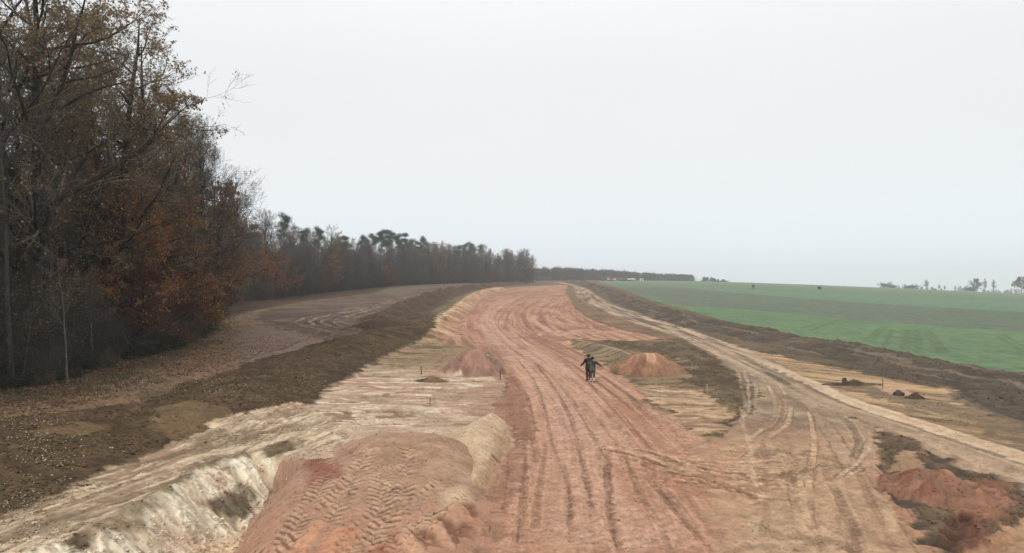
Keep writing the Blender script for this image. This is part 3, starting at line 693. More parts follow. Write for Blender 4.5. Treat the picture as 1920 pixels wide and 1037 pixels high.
def chevrons(P, w, idx, pitch=0.30, vee=0.9, seed=0):
    """tractor tyre print along polyline P: returns height offset and mask"""
    P = resample(P, .25)
    d, s, t, L = line_dist(P, idx)
    q = np.abs(t) / (w * .5)
    side = np.where(t > 0, 0.5, 0.0)
    ph = (s + np.abs(t) * vee) / pitch + side + .12 * N05[idx]
    lug = smooth(-.50, -.25, np.sin(ph * 2 * math.pi) + .35 * N015[idx] + .25 * N05[idx])
    m = (1 - smooth(.88, 1.05, q)) * smooth(0, .15, s) * smooth(0, .15, L - s) * smooth(0.02, .10, q)
    wear = smooth(-.30, .45, vnoise(s / .8 + seed * 5, t / .5 + seed) + .6 * N05[idx] + .3 * N2[idx])
    return lug, m * (.18 + .82 * wear), (1 - smooth(.95, 1.1, q)) * smooth(0, .15, s) * smooth(0, .15, L - s)
# --- ground material: soil colour by zone, broken up by fine procedural grain, crumbs and clods
def soil_material(name, grain=1.0, bump=0.5):
    m = bpy.data.materials.new(name); m.use_nodes = True
    n, l = m.node_tree.nodes, m.node_tree.links
    b = n["Principled BSDF"]; b.inputs["Roughness"].default_value = 0.95; b.inputs["Specular IOR Level"].default_value = 0.15
    at = n.new("ShaderNodeAttribute"); at.attribute_name = "soil"
    tc = n.new("ShaderNodeTexCoord")
    def nz(sc, det, rough=.6):
        t = n.new("ShaderNodeTexNoise"); t.inputs["Scale"].default_value = sc; t.inputs["Detail"].default_value = det; t.inputs["Roughness"].default_value = rough
        l.new(tc.outputs["Object"], t.inputs["Vector"]); return t
    a = nz(7.0, 5, .7); c = nz(0.9, 4, .6)
    ad = n.new("ShaderNodeMath"); ad.operation = 'ADD'; l.new(a.outputs[0], ad.inputs[0]); l.new(c.outputs[0], ad.inputs[1])
    r = n.new("ShaderNodeMapRange"); r.inputs[1].default_value = .65; r.inputs[2].default_value = 1.35
    r.inputs[3].default_value = 1 - .26 * grain; r.inputs[4].default_value = 1 + .24 * grain
    l.new(ad.outputs[0], r.inputs[0])
    v = n.new("ShaderNodeVectorMath"); v.operation = 'SCALE'; l.new(at.outputs["Color"], v.inputs[0]); l.new(r.outputs[0], v.inputs["Scale"])
    l.new(v.outputs[0], b.inputs["Base Color"])
    bp = n.new("ShaderNodeBump"); bp.inputs["Strength"].default_value = bump; bp.inputs["Distance"].default_value = 0.06
    l.new(a.outputs[0], bp.inputs["Height"]); l.new(bp.outputs[0], b.inputs["Normal"])
    return m
M_SOIL = soil_material("soil"); M_HEAP = soil_material("heap_soil", .8, .45); M_FIELD = soil_material("crop", 1.1, .3); M_LITTER = soil_material("leaf_litter", 1.8, .8)

# --- foreground heap: a ramp of red marl that loaders have driven up
def zm(x, y):
    r = np.interp(y, [14, 17, 24.0, 25.6, 26.8, 28.6], [-.12, .03, .74, .86, .78, .30])
    side = np.interp(x, [-9, -8.2, -7.2, -6.2, -5.2, -3.2, -1.6, -.4], [-.25, .15, .62, .90, 1.0, .97, .80, .55])
    return r * side
def UM(px, py):
    dz = 0.4
    for _ in range(6):
        p = U(px, py, dz); dz = float(zm(*p))
    return p
MP = np.vstack([UP([(640, 842, .55)]) , UP([(575, 858, .1), (525, 893, -.7), (478, 950, -1.0), (428, 1032, -1.1), (385, 1150, -1.1)]), [[-7.5, 12.5], [-.6, 12.5]], UP([(898, 1037), (915, 965), (905, 905), (893, 862)]), [[-1.5, 27.2], [-3, 28.4], [-5.5, 28.4], [-7.0, 27.6]]])
MP = resample(np.vstack([MP, MP[:1]]), .5)
i_ = sel(MP, 2); m_ = (1 - smooth(.2, 1.1, poly_sd(MP, i_) + .5 * N2[i_] + .4 * N05[i_])) * (glab[i_] != 1) * (gx[i_] > -6); paint(i_, m_, mixc(S(172, 130, 106), S(196, 152, 126), .5 + .6 * N2[i_]))
idx = sel(MP, .5)
sd = poly_sd(MP, idx) + .10 * N2[idx] + .05 * N05[idx]
k = sd < 0.1; idx, sd = idx[k], sd[k]
base = gb[idx] + gh[idx]
surf = zm(gx[idx], gy[idx]) + .05 * N2[idx] + .02 * N05[idx] + gb[idx] * 0
fw = np.interp(gx[idx], [-8, -5, -2, -1], [1.9, 1.6, 1.2, 1.2])
k_ = np.clip(-sd / fw, 0, 1); k_ = k_ * (1.6 - .6 * k_)
hgt = np.maximum((surf - base) * np.clip(k_, 0, 1), 0.0) + .01
col = mixc(S(172, 138, 116), S(196, 162, 136), .5 + .5 * N2[idx] + .25 * N05[idx] + .3 * N8[idx])
lowm = smooth(21.5, 18.5, gy[idx] + .6 * N2[idx])
col = col * (1 - (.7 * lowm)[:, None]) + mixc(S(178, 132, 106), S(196, 152, 125), .5 + .6 * N2[idx]) * (.7 * lowm)[:, None]
def cpaint(m, c):
    global col
    m = np.clip(m, 0, 1)[:, None]; col = col * (1 - m) + np.asarray(c, np.float32) * m
def blob(pts, soft, warp, UF=UM):
    P = np.array([UF(*p) for p in pts]); s_ = poly_sd(P, idx) + warp * (.6 * N2[idx] + .5 * N05[idx]); return 1 - smooth(-soft, soft, s_)
cpaint(blob([(560, 872), (605, 836), (642, 828), (632, 862), (640, 890), (600, 925), (565, 915), (575, 890)], .3, .3) * .85, mixc(S(130, 82, 64), S(152, 98, 78), .5 + .6 * N2[idx]))
cpaint(blob([(700, 826), (760, 822), (850, 826), (880, 862), (850, 900), (790, 925), (740, 900), (700, 880)], .5, .4) * .6, S(172, 138, 112))
cpaint(blob([(500, 930), (545, 880), (575, 900), (560, 960), (500, 1010), (460, 1010)], .4, .4) * .5, S(188, 148, 122))
cpaint(smooth(.1, .6, N2[idx] + .5 * N05[idx]) * .35, S(158, 120, 98)); cpaint(smooth(.2, .6, -N2[idx] + .6 * N05[idx]) * .3, S(206, 174, 144))
cpaint(blob([(830, 925), (870, 905), (880, 935), (830, 950)], .2, .2) * .8, S(216, 188, 156))
cpaint(blob([(860, 985), (890, 960), (900, 990), (905, 1020), (880, 1020)], .2, .3) * .8, S(120, 84, 66))
cpaint(blob([(700, 1010), (745, 1000), (750, 1037), (720, 1050), (690, 1037)], .2, .2) * .7, S(140, 76, 58))
dl = np.zeros(len(idx), np.float32)
for k2, (pts, pw) in enumerate([
    ([(620, 850), (616, 880), (604, 912), (578, 955), (548, 1000), (520, 1045)], .78), ([(688, 828), (672, 879), (648, 919), (600, 968), (560, 1012), (530, 1050)], .80),
    ([(768, 838), (766, 877), (752, 925), (733, 963), (700, 1000), (660, 1045)], .78), ([(711, 886), (712, 920), (700, 963), (676, 1000), (640, 1045)], .74),
    ([(826, 900), (800, 931), (773, 942), (745, 962)], .7), ([(806, 950), (815, 975), (818, 1010)], .8), ([(728, 992), (735, 1020), (738, 1060)], .7), ([(880, 905), (866, 935), (842, 962)], .4), ([(560, 960), (535, 1000)], .6), ([(470, 1015), (490, 1030), (500, 1045)], .5), ([(655, 905), (640, 945), (612, 985)], .7), ([(738, 905), (728, 945), (712, 985), (690, 1030)], .72), ([(790, 955), (780, 985), (772, 1020)], .7)]):
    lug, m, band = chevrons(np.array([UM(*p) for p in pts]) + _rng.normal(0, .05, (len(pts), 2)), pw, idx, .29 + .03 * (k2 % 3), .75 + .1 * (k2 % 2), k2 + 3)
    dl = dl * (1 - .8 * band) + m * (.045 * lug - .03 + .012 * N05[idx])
    cpaint(m * lug * .38, S(210, 178, 148)); cpaint(m * (1 - lug) * .72, S(118, 86, 68))  # lug highlights and groove shadow lines are painted into the soil colour
# drag furrows at the foot of the ramp, by the haul road
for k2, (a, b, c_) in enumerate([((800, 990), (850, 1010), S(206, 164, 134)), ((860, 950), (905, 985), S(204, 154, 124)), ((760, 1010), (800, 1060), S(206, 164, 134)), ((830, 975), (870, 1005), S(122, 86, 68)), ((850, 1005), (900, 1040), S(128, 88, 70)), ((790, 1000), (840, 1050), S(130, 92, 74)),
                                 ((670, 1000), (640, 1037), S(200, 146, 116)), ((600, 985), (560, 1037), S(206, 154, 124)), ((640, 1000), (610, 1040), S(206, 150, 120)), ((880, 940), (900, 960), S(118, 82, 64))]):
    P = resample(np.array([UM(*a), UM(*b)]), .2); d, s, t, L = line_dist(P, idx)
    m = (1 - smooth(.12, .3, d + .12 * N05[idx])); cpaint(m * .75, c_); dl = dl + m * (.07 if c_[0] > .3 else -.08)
col = np.clip(col * (1 + .12 * N015[idx] + .09 * vnoise(gx[idx] / .07, gy[idx] / .07) + .10 * N05[idx])[:, None], .01, .85)
dl += blob([(840, 960), (890, 950), (905, 1000), (900, 1037), (830, 1037), (800, 1000)], .3, .3) * (.14 * N05[idx] + .10 * N2[idx])
bl = (smooth(-.45, -.02, sd + .22 * N05[idx] + .12 * N2[idx]) * (gx[idx] > -3.5))[:, None]; col = col * (1 - bl) + gc[idx] * bl
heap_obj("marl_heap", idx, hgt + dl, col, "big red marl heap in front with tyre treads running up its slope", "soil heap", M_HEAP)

# --- spill of pale cream sand beside it
P = UP([(838, 822, .1), (880, 795, .1), (925, 783), (948, 792), (952, 830), (930, 870), (905, 915), (885, 930), (868, 905), (880, 875), (850, 845)])
idx = sel(P, 1.5); sd = poly_sd(P, idx) + .16 * N2[idx] + .05 * N05[idx]; k = sd < .25; idx, sd = idx[k], sd[k]
hgt = .75 * (1 - np.exp(np.minimum(sd, 0) / 1.15)) * 1.2 + .04 * smooth(.25, -.1, sd) + .03 * N05[idx] * smooth(0, .3, -sd) + .015 * N015[idx]
col = mixc(S(204, 174, 144), S(228, 206, 176), .5 + .5 * N2[idx] + .5 * N05[idx])
def cline(pts, w, c, a=.8, dz=.5):
    d, s, t, L = line_dist(resample(UP(pts, dz), .3), idx); cpaint((1 - smooth(w * .4, w, d + .1 * N05[idx])) * a, c)
cline([(948, 800), (940, 850), (905, 890), (890, 905)], .22, S(168, 140, 108), .6, .3)
cline([(935, 800), (930, 835), (910, 865)], .18, S(178, 146, 114), .5, .4)
cpaint(smooth(.45, .8, N015[idx] * .8 + N05[idx] * .5) * .5, S(160, 134, 104))
bl = smooth(-.35, .22, sd + .35 * N05[idx] + .15 * N015[idx])[:, None]; col = col * (1 - bl) + gc[idx] * bl
heap_obj("sand_heap", idx, np.maximum(hgt, .003), col, "pale cream sand spill lying between the big red heap and the road", "sand heap", M_HEAP)

def cone(px, py, rx, ry, h, top, name, label, colf, dz=0.0, lean=(0, 0), cat="soil heap", pw=1.0, seed=0):
    global idx, col
    c = np.array(U(px, py, dz)); P = c + np.array([[-rx, -ry], [rx, ry]]) * 1.35
    idx = sel(P, .3)
    x, y = (gx[idx] - c[0]) / rx, (gy[idx] - c[1]) / ry
    ang = np.arctan2(y, x)
    q = np.hypot(x, y) * (1 + .10 * vnoise(ang * 1.6 + seed, ang * 0 + seed)) + .05 * N2[idx]
    k = q < 1.12; idx, q = idx[k], q[k]
    hh = h * np.clip((1.0 - q) / (1 - top), -.02, 1)
    flat = smooth(.80 * h, 1.02 * h, hh)
    hh = np.where(hh > .8 * h, .8 * h + (hh - .8 * h) * (1 - .3 * flat), hh)
    # apron at the foot
    hh = hh + .12 * h * (1 - smooth(.80, 1.10, q)) * smooth(.6, .95, q)
    rl = vnoise(ang[k] * 9 + seed, q * 2)
    hh = hh + (.10 * N2[idx] + .06 * N05[idx] + .05 * h * rl * smooth(.2, .6, q)) * smooth(1.1, .85, q)
    col = colf(idx, gx[idx] - c[0], gy[idx] - c[1], q) * (1 + .13 * rl + .12 * vnoise(ang[k] * 22, q * 5) + .12 * N015[idx] + .10 * N05[idx])[:, None]
    bl = (smooth(.96, 1.10, q + .16 * N05[idx] + .08 * N2[idx]) * .9)[:, None]; col = col * (1 - bl) + gc[idx] * bl
    return heap_obj(name, idx, np.maximum(hh, .002), col, label, cat, M_HEAP)
def colA(i, dx, dy, q):
    c = mixc(S(140, 110, 96), S(166, 130, 114), .5 + .5 * N2[i] + .4 * N05[i])
    m = ((1 - smooth(.5, 1.0, np.hypot((dx - .25) / .75, (dy + .15) / .8) + .4 * N2[i])) * .85)[:, None]
    c = c * (1 - m) + S(196, 152, 130)[None] * m
    return c
cone(888, 698, 2.35, 2.1, 1.62, .22, "marl_heap", "small conical reddish heap with paler top left of the haul road", colA, seed=2)
def colB(i, dx, dy, q):
    c = mixc(S(142, 106, 86), S(168, 128, 104), .5 + .5 * N2[i] + .4 * N05[i])
    m = ((1 - smooth(.30, .42, np.abs(dx - .1 + .05 * N05[i]))) * smooth(-1.35, -1.0, dy) * (1 - smooth(.6, .9, dy)) * .95)[:, None]
    return c * (1 - m) + S(204, 164, 132)[None] * m
cone(1214, 698, 2.7, 2.1, 1.45, .24, "marl_heap", "small conical reddish heap right of the walkers with a pale scraped strip on top", colB, seed=5)
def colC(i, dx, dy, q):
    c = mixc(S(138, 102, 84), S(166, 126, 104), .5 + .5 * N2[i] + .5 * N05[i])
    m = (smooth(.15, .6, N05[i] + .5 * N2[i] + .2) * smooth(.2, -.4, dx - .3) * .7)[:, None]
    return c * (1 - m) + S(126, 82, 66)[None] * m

cone(1748, 918, 1.45, 1.9, .58, .08, "marl_heap", "brick red heap in dark soil at the right, near the pale access track", colC, seed=8)

# dark clod mounds on the ochre strip and the plain
def colD(i, dx, dy, q): return mixc(S(78, 64, 54), S(112, 94, 78), .5 + .7 * N05[i] + .4 * N2[i])
cone(1600, 722, 2.0, .5, .36, .05, "soil_mound", "long low mound of dark earth on the ochre strip, left of the thin stake", colD, cat="soil mound", seed=11)
cone(1716, 747, .6, .4, .34, .1, "soil_mound", "small dark earth lump on the ochre strip, right of the thin stake", colD, cat="soil mound", seed=12)
def colE(i, dx, dy, q): return mixc(S(92, 76, 58), S(132, 110, 84), .5 + .8 * N05[i])
cone(812, 714, 1.15, .5, .38, .15, "soil_mound", "low lumpy brown earth mound beside the left conical heap", colE, cat="soil mound", seed=13)

# ------------------------------------------------------------------ split the sheet into its named pieces
gz = gb + gh
r = np.arange(NR - 1)[:, None] * NC; c = np.arange(NC)[None]; c1 = (c + 1) % NC
FQ = np.stack([(r + c).ravel(), (r + c1).ravel(), (r + NC + c1).ravel(), (r + NC + c).ravel()], 1)
fl_ = glab[FQ[:, 0]]
VV = np.stack([gx, gy, gz], 1)
def piece(k, name, mat, **kw):
    F = FQ[np.isin(fl_, k)]
    u, inv = np.unique(F, return_inverse=True)
    me = mesh_np(name, VV[u], inv.reshape(F.shape)[:, ::-1], mat, attrs={"soil": gc[u]})
    return tag(link(name, me), **kw)
piece([0], "ground", M_SOIL, kind="structure")
piece([1], "haul_road", M_SOIL, kind="structure")
piece([2], "access_track", M_SOIL, kind="structure")
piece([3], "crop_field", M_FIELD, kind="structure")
piece([7], "forest_floor", M_LITTER, kind="structure")
piece([4], "soil_bank", M_LITTER, label="low brown topsoil bank with pale leaf flecks, nearest the camera at the left", cat="soil bank")
piece([5], "soil_bank", M_SOIL, label="dark brown topsoil bank running along the muddy forest edge tracks", cat="soil bank")
piece([6], "soil_bank", M_SOIL, label="long grey brown topsoil bank beside the green crop field", cat="soil bank")

def zground(x, y):
    """height of the finished ground at points (x, y), by grid lookup"""
    x = np.atleast_1d(np.asarray(x, float)); y = np.atleast_1d(np.asarray(y, float))
    a = np.arctan2(x, y); d = np.hypot(x, y)
    ci = np.interp(a, AZ, np.arange(NC)); ri = np.interp(d, RR, np.arange(NR))
    c0 = np.clip(ci.astype(int), 0, NC - 2); r0 = np.clip(ri.astype(int), 0, NR - 2)
    fc, fr = ci - c0, ri - r0
    Z = gz.reshape(NR, NC)
    return (Z[r0, c0] * (1 - fc) + Z[r0, c0 + 1] * fc) * (1 - fr) + (Z[r0 + 1, c0] * (1 - fc) + Z[r0 + 1, c0 + 1] * fc) * fr
# ------------------------------------------------------------------ trees: trunk with limbs, branches, foliage
def bark(name, c1, c2, sc=3.0):
    m = bpy.data.materials.new(name); m.use_nodes = True
    n, l = m.node_tree.nodes, m.node_tree.links
    b = n["Principled BSDF"]; b.inputs["Roughness"].default_value = .95; b.inputs["Specular IOR Level"].default_value = .1
    tc = n.new("ShaderNodeTexCoord"); mp = n.new("ShaderNodeMapping"); mp.inputs["Scale"].default_value = (sc, sc, sc * .25)
    t = n.new("ShaderNodeTexNoise"); t.inputs["Scale"].default_value = 2; t.inputs["Detail"].default_value = 5
    l.new(tc.outputs["Object"], mp.inputs[0]); l.new(mp.outputs[0], t.inputs["Vector"])
    r = n.new("ShaderNodeValToRGB"); r.color_ramp.elements[0].position = .35; r.color_ramp.elements[1].position = .68
    r.color_ramp.elements[0].color = (*c1, 1); r.color_ramp.elements[1].color = (*c2, 1)
    l.new(t.outputs[0], r.inputs[0]); l.new(r.outputs[0], b.inputs["Base Color"])
    bp = n.new("ShaderNodeBump"); bp.inputs["Strength"].default_value = .5; bp.inputs["Distance"].default_value = .03
    l.new(t.outputs[0], bp.inputs["Height"]); l.new(bp.outputs[0], b.inputs["Normal"])
    return m
def leafmat(name, cols, trans=.25):
    """leaf colours vary from leaf to leaf and, in drifts, through the crown"""
    m = bpy.data.materials.new(name); m.use_nodes = True
    n, l = m.node_tree.nodes, m.node_tree.links
    b = n["Principled BSDF"]; b.inputs["Roughness"].default_value = .8; b.inputs["Specular IOR Level"].default_value = .15
    g = n.new("ShaderNodeNewGeometry"); tc = n.new("ShaderNodeTexCoord")
    t = n.new("ShaderNodeTexNoise"); t.inputs["Scale"].default_value = .45; t.inputs["Detail"].default_value = 2
    l.new(tc.outputs["Object"], t.inputs["Vector"])
    mr = n.new("ShaderNodeMapRange"); mr.inputs[1].default_value = .3; mr.inputs[2].default_value = .7; mr.inputs[3].default_value = -.3; mr.inputs[4].default_value = .3
    l.new(t.outputs[0], mr.inputs[0])
    ad = n.new("ShaderNodeMath"); ad.operation = 'ADD'; ad.use_clamp = True
    l.new(g.outputs["Random Per Island"], ad.inputs[0]); l.new(mr.outputs[0], ad.inputs[1])
    r = n.new("ShaderNodeValToRGB"); e = r.color_ramp.elements
    e[0].position = 0; e[0].color = (*cols[0], 1); e[1].position = 1; e[1].color = (*cols[-1], 1)
    for k, c in enumerate(cols[1:-1]):
        x = e.new((k + 1) / (len(cols) - 1)); x.color = (*c, 1)
    l.new(ad.outputs[0], r.inputs[0]); l.new(r.outputs[0], b.inputs["Base Color"])
    tr = n.new("ShaderNodeBsdfTranslucent"); l.new(r.outputs[0], tr.inputs["Color"])
    mx = n.new("ShaderNodeMixShader"); mx.inputs[0].default_value = trans
    l.new(b.outputs[0], mx.inputs[1]); l.new(tr.outputs[0], mx.inputs[2])
    l.new(mx.outputs[0], n["Material Output"].inputs["Surface"])
    return m
BK_OAK = bark("oak_bark", (.026, .022, .018), (.056, .050, .041)); BK_DARK = bark("dark_bark", (.030, .026, .024), (.060, .052, .048))
BK_GREY = bark("grey_bark", (.050, .047, .042), (.10, .096, .086)); BK_PALE = bark("pale_bark", (.085, .080, .066), (.17, .16, .13), 5); BK_PINE = bark("pine_bark", (.075, .050, .036), (.16, .105, .072))
TW_BROWN = bark("brown_twigs", (.10, .083, .062), (.165, .14, .108)); TW_GREY = bark("grey_twigs", (.090, .084, .076), (.150, .140, .128)); TW_RED = bark("reddish_twigs", (.080, .060, .048), (.135, .104, .084))
LF_FAR = leafmat("far_twigs", [(.060, .060, .058), (.085, .082, .078), (.10, .095, .088)], .1)
TW_DARK = bark("dark_twigs", (.055, .048, .038), (.10, .087, .070)); TW_DGREY = bark("dark_grey_twigs", (.062, .058, .050), (.108, .10, .088))
LF_OAK = leafmat("oak_leaves", [(.18, .125, .070), (.27, .19, .105), (.34, .245, .13), (.23, .205, .10), (.31, .175, .09)])
LF_RUST = leafmat("rust_leaves", [(.27, .12, .055), (.41, .185, .080), (.50, .25, .115), (.33, .165, .075), (.39, .24, .095)])
LF_ORANGE = leafmat("orange_leaves", [(.22, .10, .050), (.34, .155, .068), (.42, .21, .095), (.25, .13, .06)])
LF_YEL = leafmat("yellow_leaves", [(.38, .22, .04), (.54, .34, .06), (.46, .27, .05), (.25, .18, .05)])
LF_DRED = leafmat("dark_red_leaves", [(.10, .042, .032), (.16, .064, .046), (.13, .054, .040), (.19, .10, .06)])
LF_GREEN = leafmat("bramble_leaves", [(.030, .040, .022), (.060, .070, .036), (.045, .052, .030), (.075, .070, .040)])
LF_PINE = leafmat("pine_needles", [(.050, .075, .058), (.080, .112, .084), (.065, .092, .070), (.10, .13, .092)], .15)
LF_BROWN = leafmat("withered_leaves", [(.10, .072, .050), (.15, .108, .072), (.20, .145, .094), (.12, .09, .065)])

def _unit(v): return v / np.maximum(np.linalg.norm(v, axis=-1, keepdims=True), 1e-9)
def grow(P, R, L, n, t0, t1, ang, angj, lenf, seg, up, jit, rng, rr=.62, tip=.12, minr=.0):
    """n children on every parent polyline P (B,M,3)"""
    B, M, _ = P.shape
    t = t0 + (t1 - t0) * (np.arange(n)[None] + rng.uniform(0, 1, (B, n))) / n
    f = t * (M - 1); i0 = np.clip(f.astype(int), 0, M - 2); f = (f - i0)[..., None]
    b = np.arange(B)[:, None]
    p0 = P[b, i0] * (1 - f) + P[b, i0 + 1] * f
    tan = _unit(P[b, i0 + 1] - P[b, i0])
    r0 = (R[b, i0] * (1 - f[..., 0]) + R[b, i0 + 1] * f[..., 0]) * rr
    ref = np.where(np.abs(tan[..., 2:3]) < .9, [[[0, 0, 1.]]], [[[1., 0, 0]]])
    u = _unit(np.cross(tan, ref)); v = np.cross(tan, u)
    ph = rng.uniform(0, 6.28, (B, 1)) + np.arange(n)[None] * 2.4 + rng.normal(0, .4, (B, n))
    a = ang + rng.normal(0, angj, (B, n))
    d = np.cos(a)[..., None] * tan + np.sin(a)[..., None] * (np.cos(ph)[..., None] * u + np.sin(ph)[..., None] * v)
    ln = L[:, None] * lenf(t) * rng.uniform(.7, 1.25, (B, n))
    p0 = p0.reshape(-1, 3); d = d.reshape(-1, 3); ln = ln.ravel(); r0 = r0.ravel()
    out = [p0]; p = p0
    for k in range(seg):
        d = _unit(d + np.array([0, 0, up]) + rng.normal(0, jit, d.shape))
        p = p + d * (ln / seg)[:, None]; out.append(p)
    Q = np.stack(out, 1)
    RQ = np.maximum(r0[:, None] * np.linspace(1, tip, seg + 1)[None], minr)
    return Q, RQ, ln
def tubes(P, R, k):
    """vertices and quads of tubes round the polylines"""
    B, M, _ = P.shape
    T = np.empty_like(P); T[:, 1:-1] = P[:, 2:] - P[:, :-2]; T[:, 0] = P[:, 1] - P[:, 0]; T[:, -1] = P[:, -1] - P[:, -2]
    T = _unit(T)
    ref = np.where(np.abs(T[:, :1, 2:3]) < .8, [[[0, 0, 1.]]], [[[1., 0, 0]]])
    u = _unit(np.cross(T, np.broadcast_to(ref, T.shape))); v = np.cross(T, u)
    a = np.arange(k) * 2 * math.pi / k
    V = P[:, :, None] + R[:, :, None, None] * (np.cos(a)[None, None, :, None] * u[:, :, None] + np.sin(a)[None, None, :, None] * v[:, :, None])
    base = (np.arange(B)[:, None, None] * M + np.arange(M - 1)[None, :, None]) * k
    j = np.arange(k)[None, None]; j1 = (j + 1) % k
    F = np.stack([base + j, base + j1, base + k + j1, base + k + j], -1).reshape(-1, 4)
    return V.reshape(-1, 3), F
def join(parts):
    Vs, Fs, o = [], [], 0
    for V, F in parts:
        Vs.append(V); Fs.append(F + o); o += len(V)
    return np.vstack(Vs), np.vstack(Fs)
def leaf_quads(C, size, rng, droop=.0, lenr=1.5):
    """one bent leaf (two quads folded along the midrib, 6 vertices) at every point C"""
    n = len(C)
    d = _unit(rng.normal(0, 1, (n, 3)) + [0, 0, -droop]); w = _unit(np.cross(d, rng.normal(0, 1, (n, 3)))); nn = np.cross(d, w)
    s = size * rng.uniform(.6, 1.35, (n, 1))
    a, b, c = C, C + d * s * lenr * .55, C + d * s * lenr
    l, r = b + w * s * .5 + nn * s * .14, b - w * s * .5 + nn * s * .14
    V = np.stack([a, l, c, r], 1).reshape(-1, 3)
    return V, np.arange(4 * n).reshape(n, 4)
def along(P, n, rng, t0=.2, spread=.05):
    B, M, _ = P.shape
    b = rng.integers(0, B, n); f = rng.uniform(t0, 1, n) * (M - 1); i = np.clip(f.astype(int), 0, M - 2); f = (f - i)[:, None]
    return P[b, i] * (1 - f) + P[b, i + 1] * f + rng.normal(0, spread, (n, 3))

def deciduous(name, seed, h=22., r=.32, clear=.25, n1=16, len1=.38, ang1=1.0, up1=.10, n2=9, n3=7, n4=4, leaves=4000, lsize=.11, leaf=None, barkm=BK_OAK, twig=TW_BROWN,
              lean=0., forks=0, droop=.0, minr=.006, cl=None, leafmin=.0, jit=.10, up3=.05, shape=None, stems=1):
    """returns an Empty with children trunk, branches and (if it keeps leaves) foliage"""
    rng = np.random.default_rng(seed)
    big, fine = [], []
    M = 11
    z = np.linspace(0, 1, M)
    trunks = []
    for q in range(max(1, stems)):
        wob = np.cumsum(rng.normal(0, .012 * h, (M, 2)), 0) * z[:, None] * .7
        la = rng.uniform(0, 6.28); off = (np.array([math.cos(la), math.sin(la)]) * .35 if stems > 1 else np.zeros(2))
        le = (lean if stems == 1 else rng.uniform(.06, .22))
        hh = h * (1 if q == 0 else rng.uniform(.7, .95))
        p = np.stack([off[0] + wob[:, 0] + math.cos(la) * le * hh * z, off[1] + wob[:, 1] + math.sin(la) * le * hh * z, hh * z - .3 * (1 - z)], 1)
        trunks.append(p)
    P0 = np.stack(trunks)
    R0 = np.repeat((r * (1 - z) ** .75 * .93 + r * .06 + r * .55 * np.exp(-z * 28))[None], len(trunks), 0) * (1 if stems == 1 else .7)
    L0 = np.full(len(trunks), h)
    big.append(tubes(P0, R0, 9))
    shp = shape or (lambda t: (1.15 - t) ** .75)
    tlo = clear
    P1, R1, L1 = grow(P0, R0, L0, n1, tlo, .97, ang1, .16, lambda t: len1 * shp((t - tlo) / (1 - tlo)), 7, up1, jit, rng, .58, .10, .012)
    if forks:
        Pf, Rf, Lf = grow(P0, R0, L0, forks, clear * .9, .6, .5, .12, lambda t: .62 * (1.05 - t), 8, .10, .07, rng, .75, .15, .02)
        big.append(tubes(Pf, Rf, 7))
        Pg, Rg, Lg = grow(Pf, Rf, Lf, max(4, n1 // 2), .25, .98, .85, .2, lambda t: .45 * (1.1 - t * .6), 7, up1, jit, rng, .6, .1, .012)
        P1 = np.vstack([P1, Pg]); R1 = np.vstack([R1, Rg]); L1 = np.concatenate([L1, Lg])
    big.append(tubes(P1, R1, 6))
    P2, R2, L2 = grow(P1, R1, L1, n2, .18, 1.0, .80, .2, lambda t: .46 * (1.15 - .6 * t), 5, up3, .14, rng, .60, .15, minr)
    P3, R3, L3 = grow(P2, R2, L2, n3, .15, 1.0, .75, .25, lambda t: .48 * (1.15 - .5 * t), 4, up3 - droop, .16, rng, .60, .25, minr)
    fine += [tubes(P2, R2, 4), tubes(P3, R3, 3)]
    last = P3
    if n4:
        P4, R4, L4 = grow(P3, R3, L3, n4, .2, 1.0, .7, .25, lambda t: .5 * (1.1 - .4 * t), 3, up3 - droop, .15, rng, .65, .4, minr)
        fine.append(tubes(P4, R4, 3)); last = P4
    e = bpy.data.objects.new(name, None); e.empty_display_size = .5; COL.objects.link(e)
    link("trunk", mesh_np("trunk", *join(big), barkm), e)
    link("crown", mesh_np("crown", *join(fine), twig, False), e)
    if leaves:
        src = last
        if cl:                                     # leaves only where this test on twig ends holds
            k = cl(last[:, -1] / h, rng); src = last[k]
        if len(src):
            C = along(src, leaves, rng, .1, .06)
            link("foliage", mesh_np("foliage", *leaf_quads(C, lsize, rng, .5), leaf, False), e)
    return e
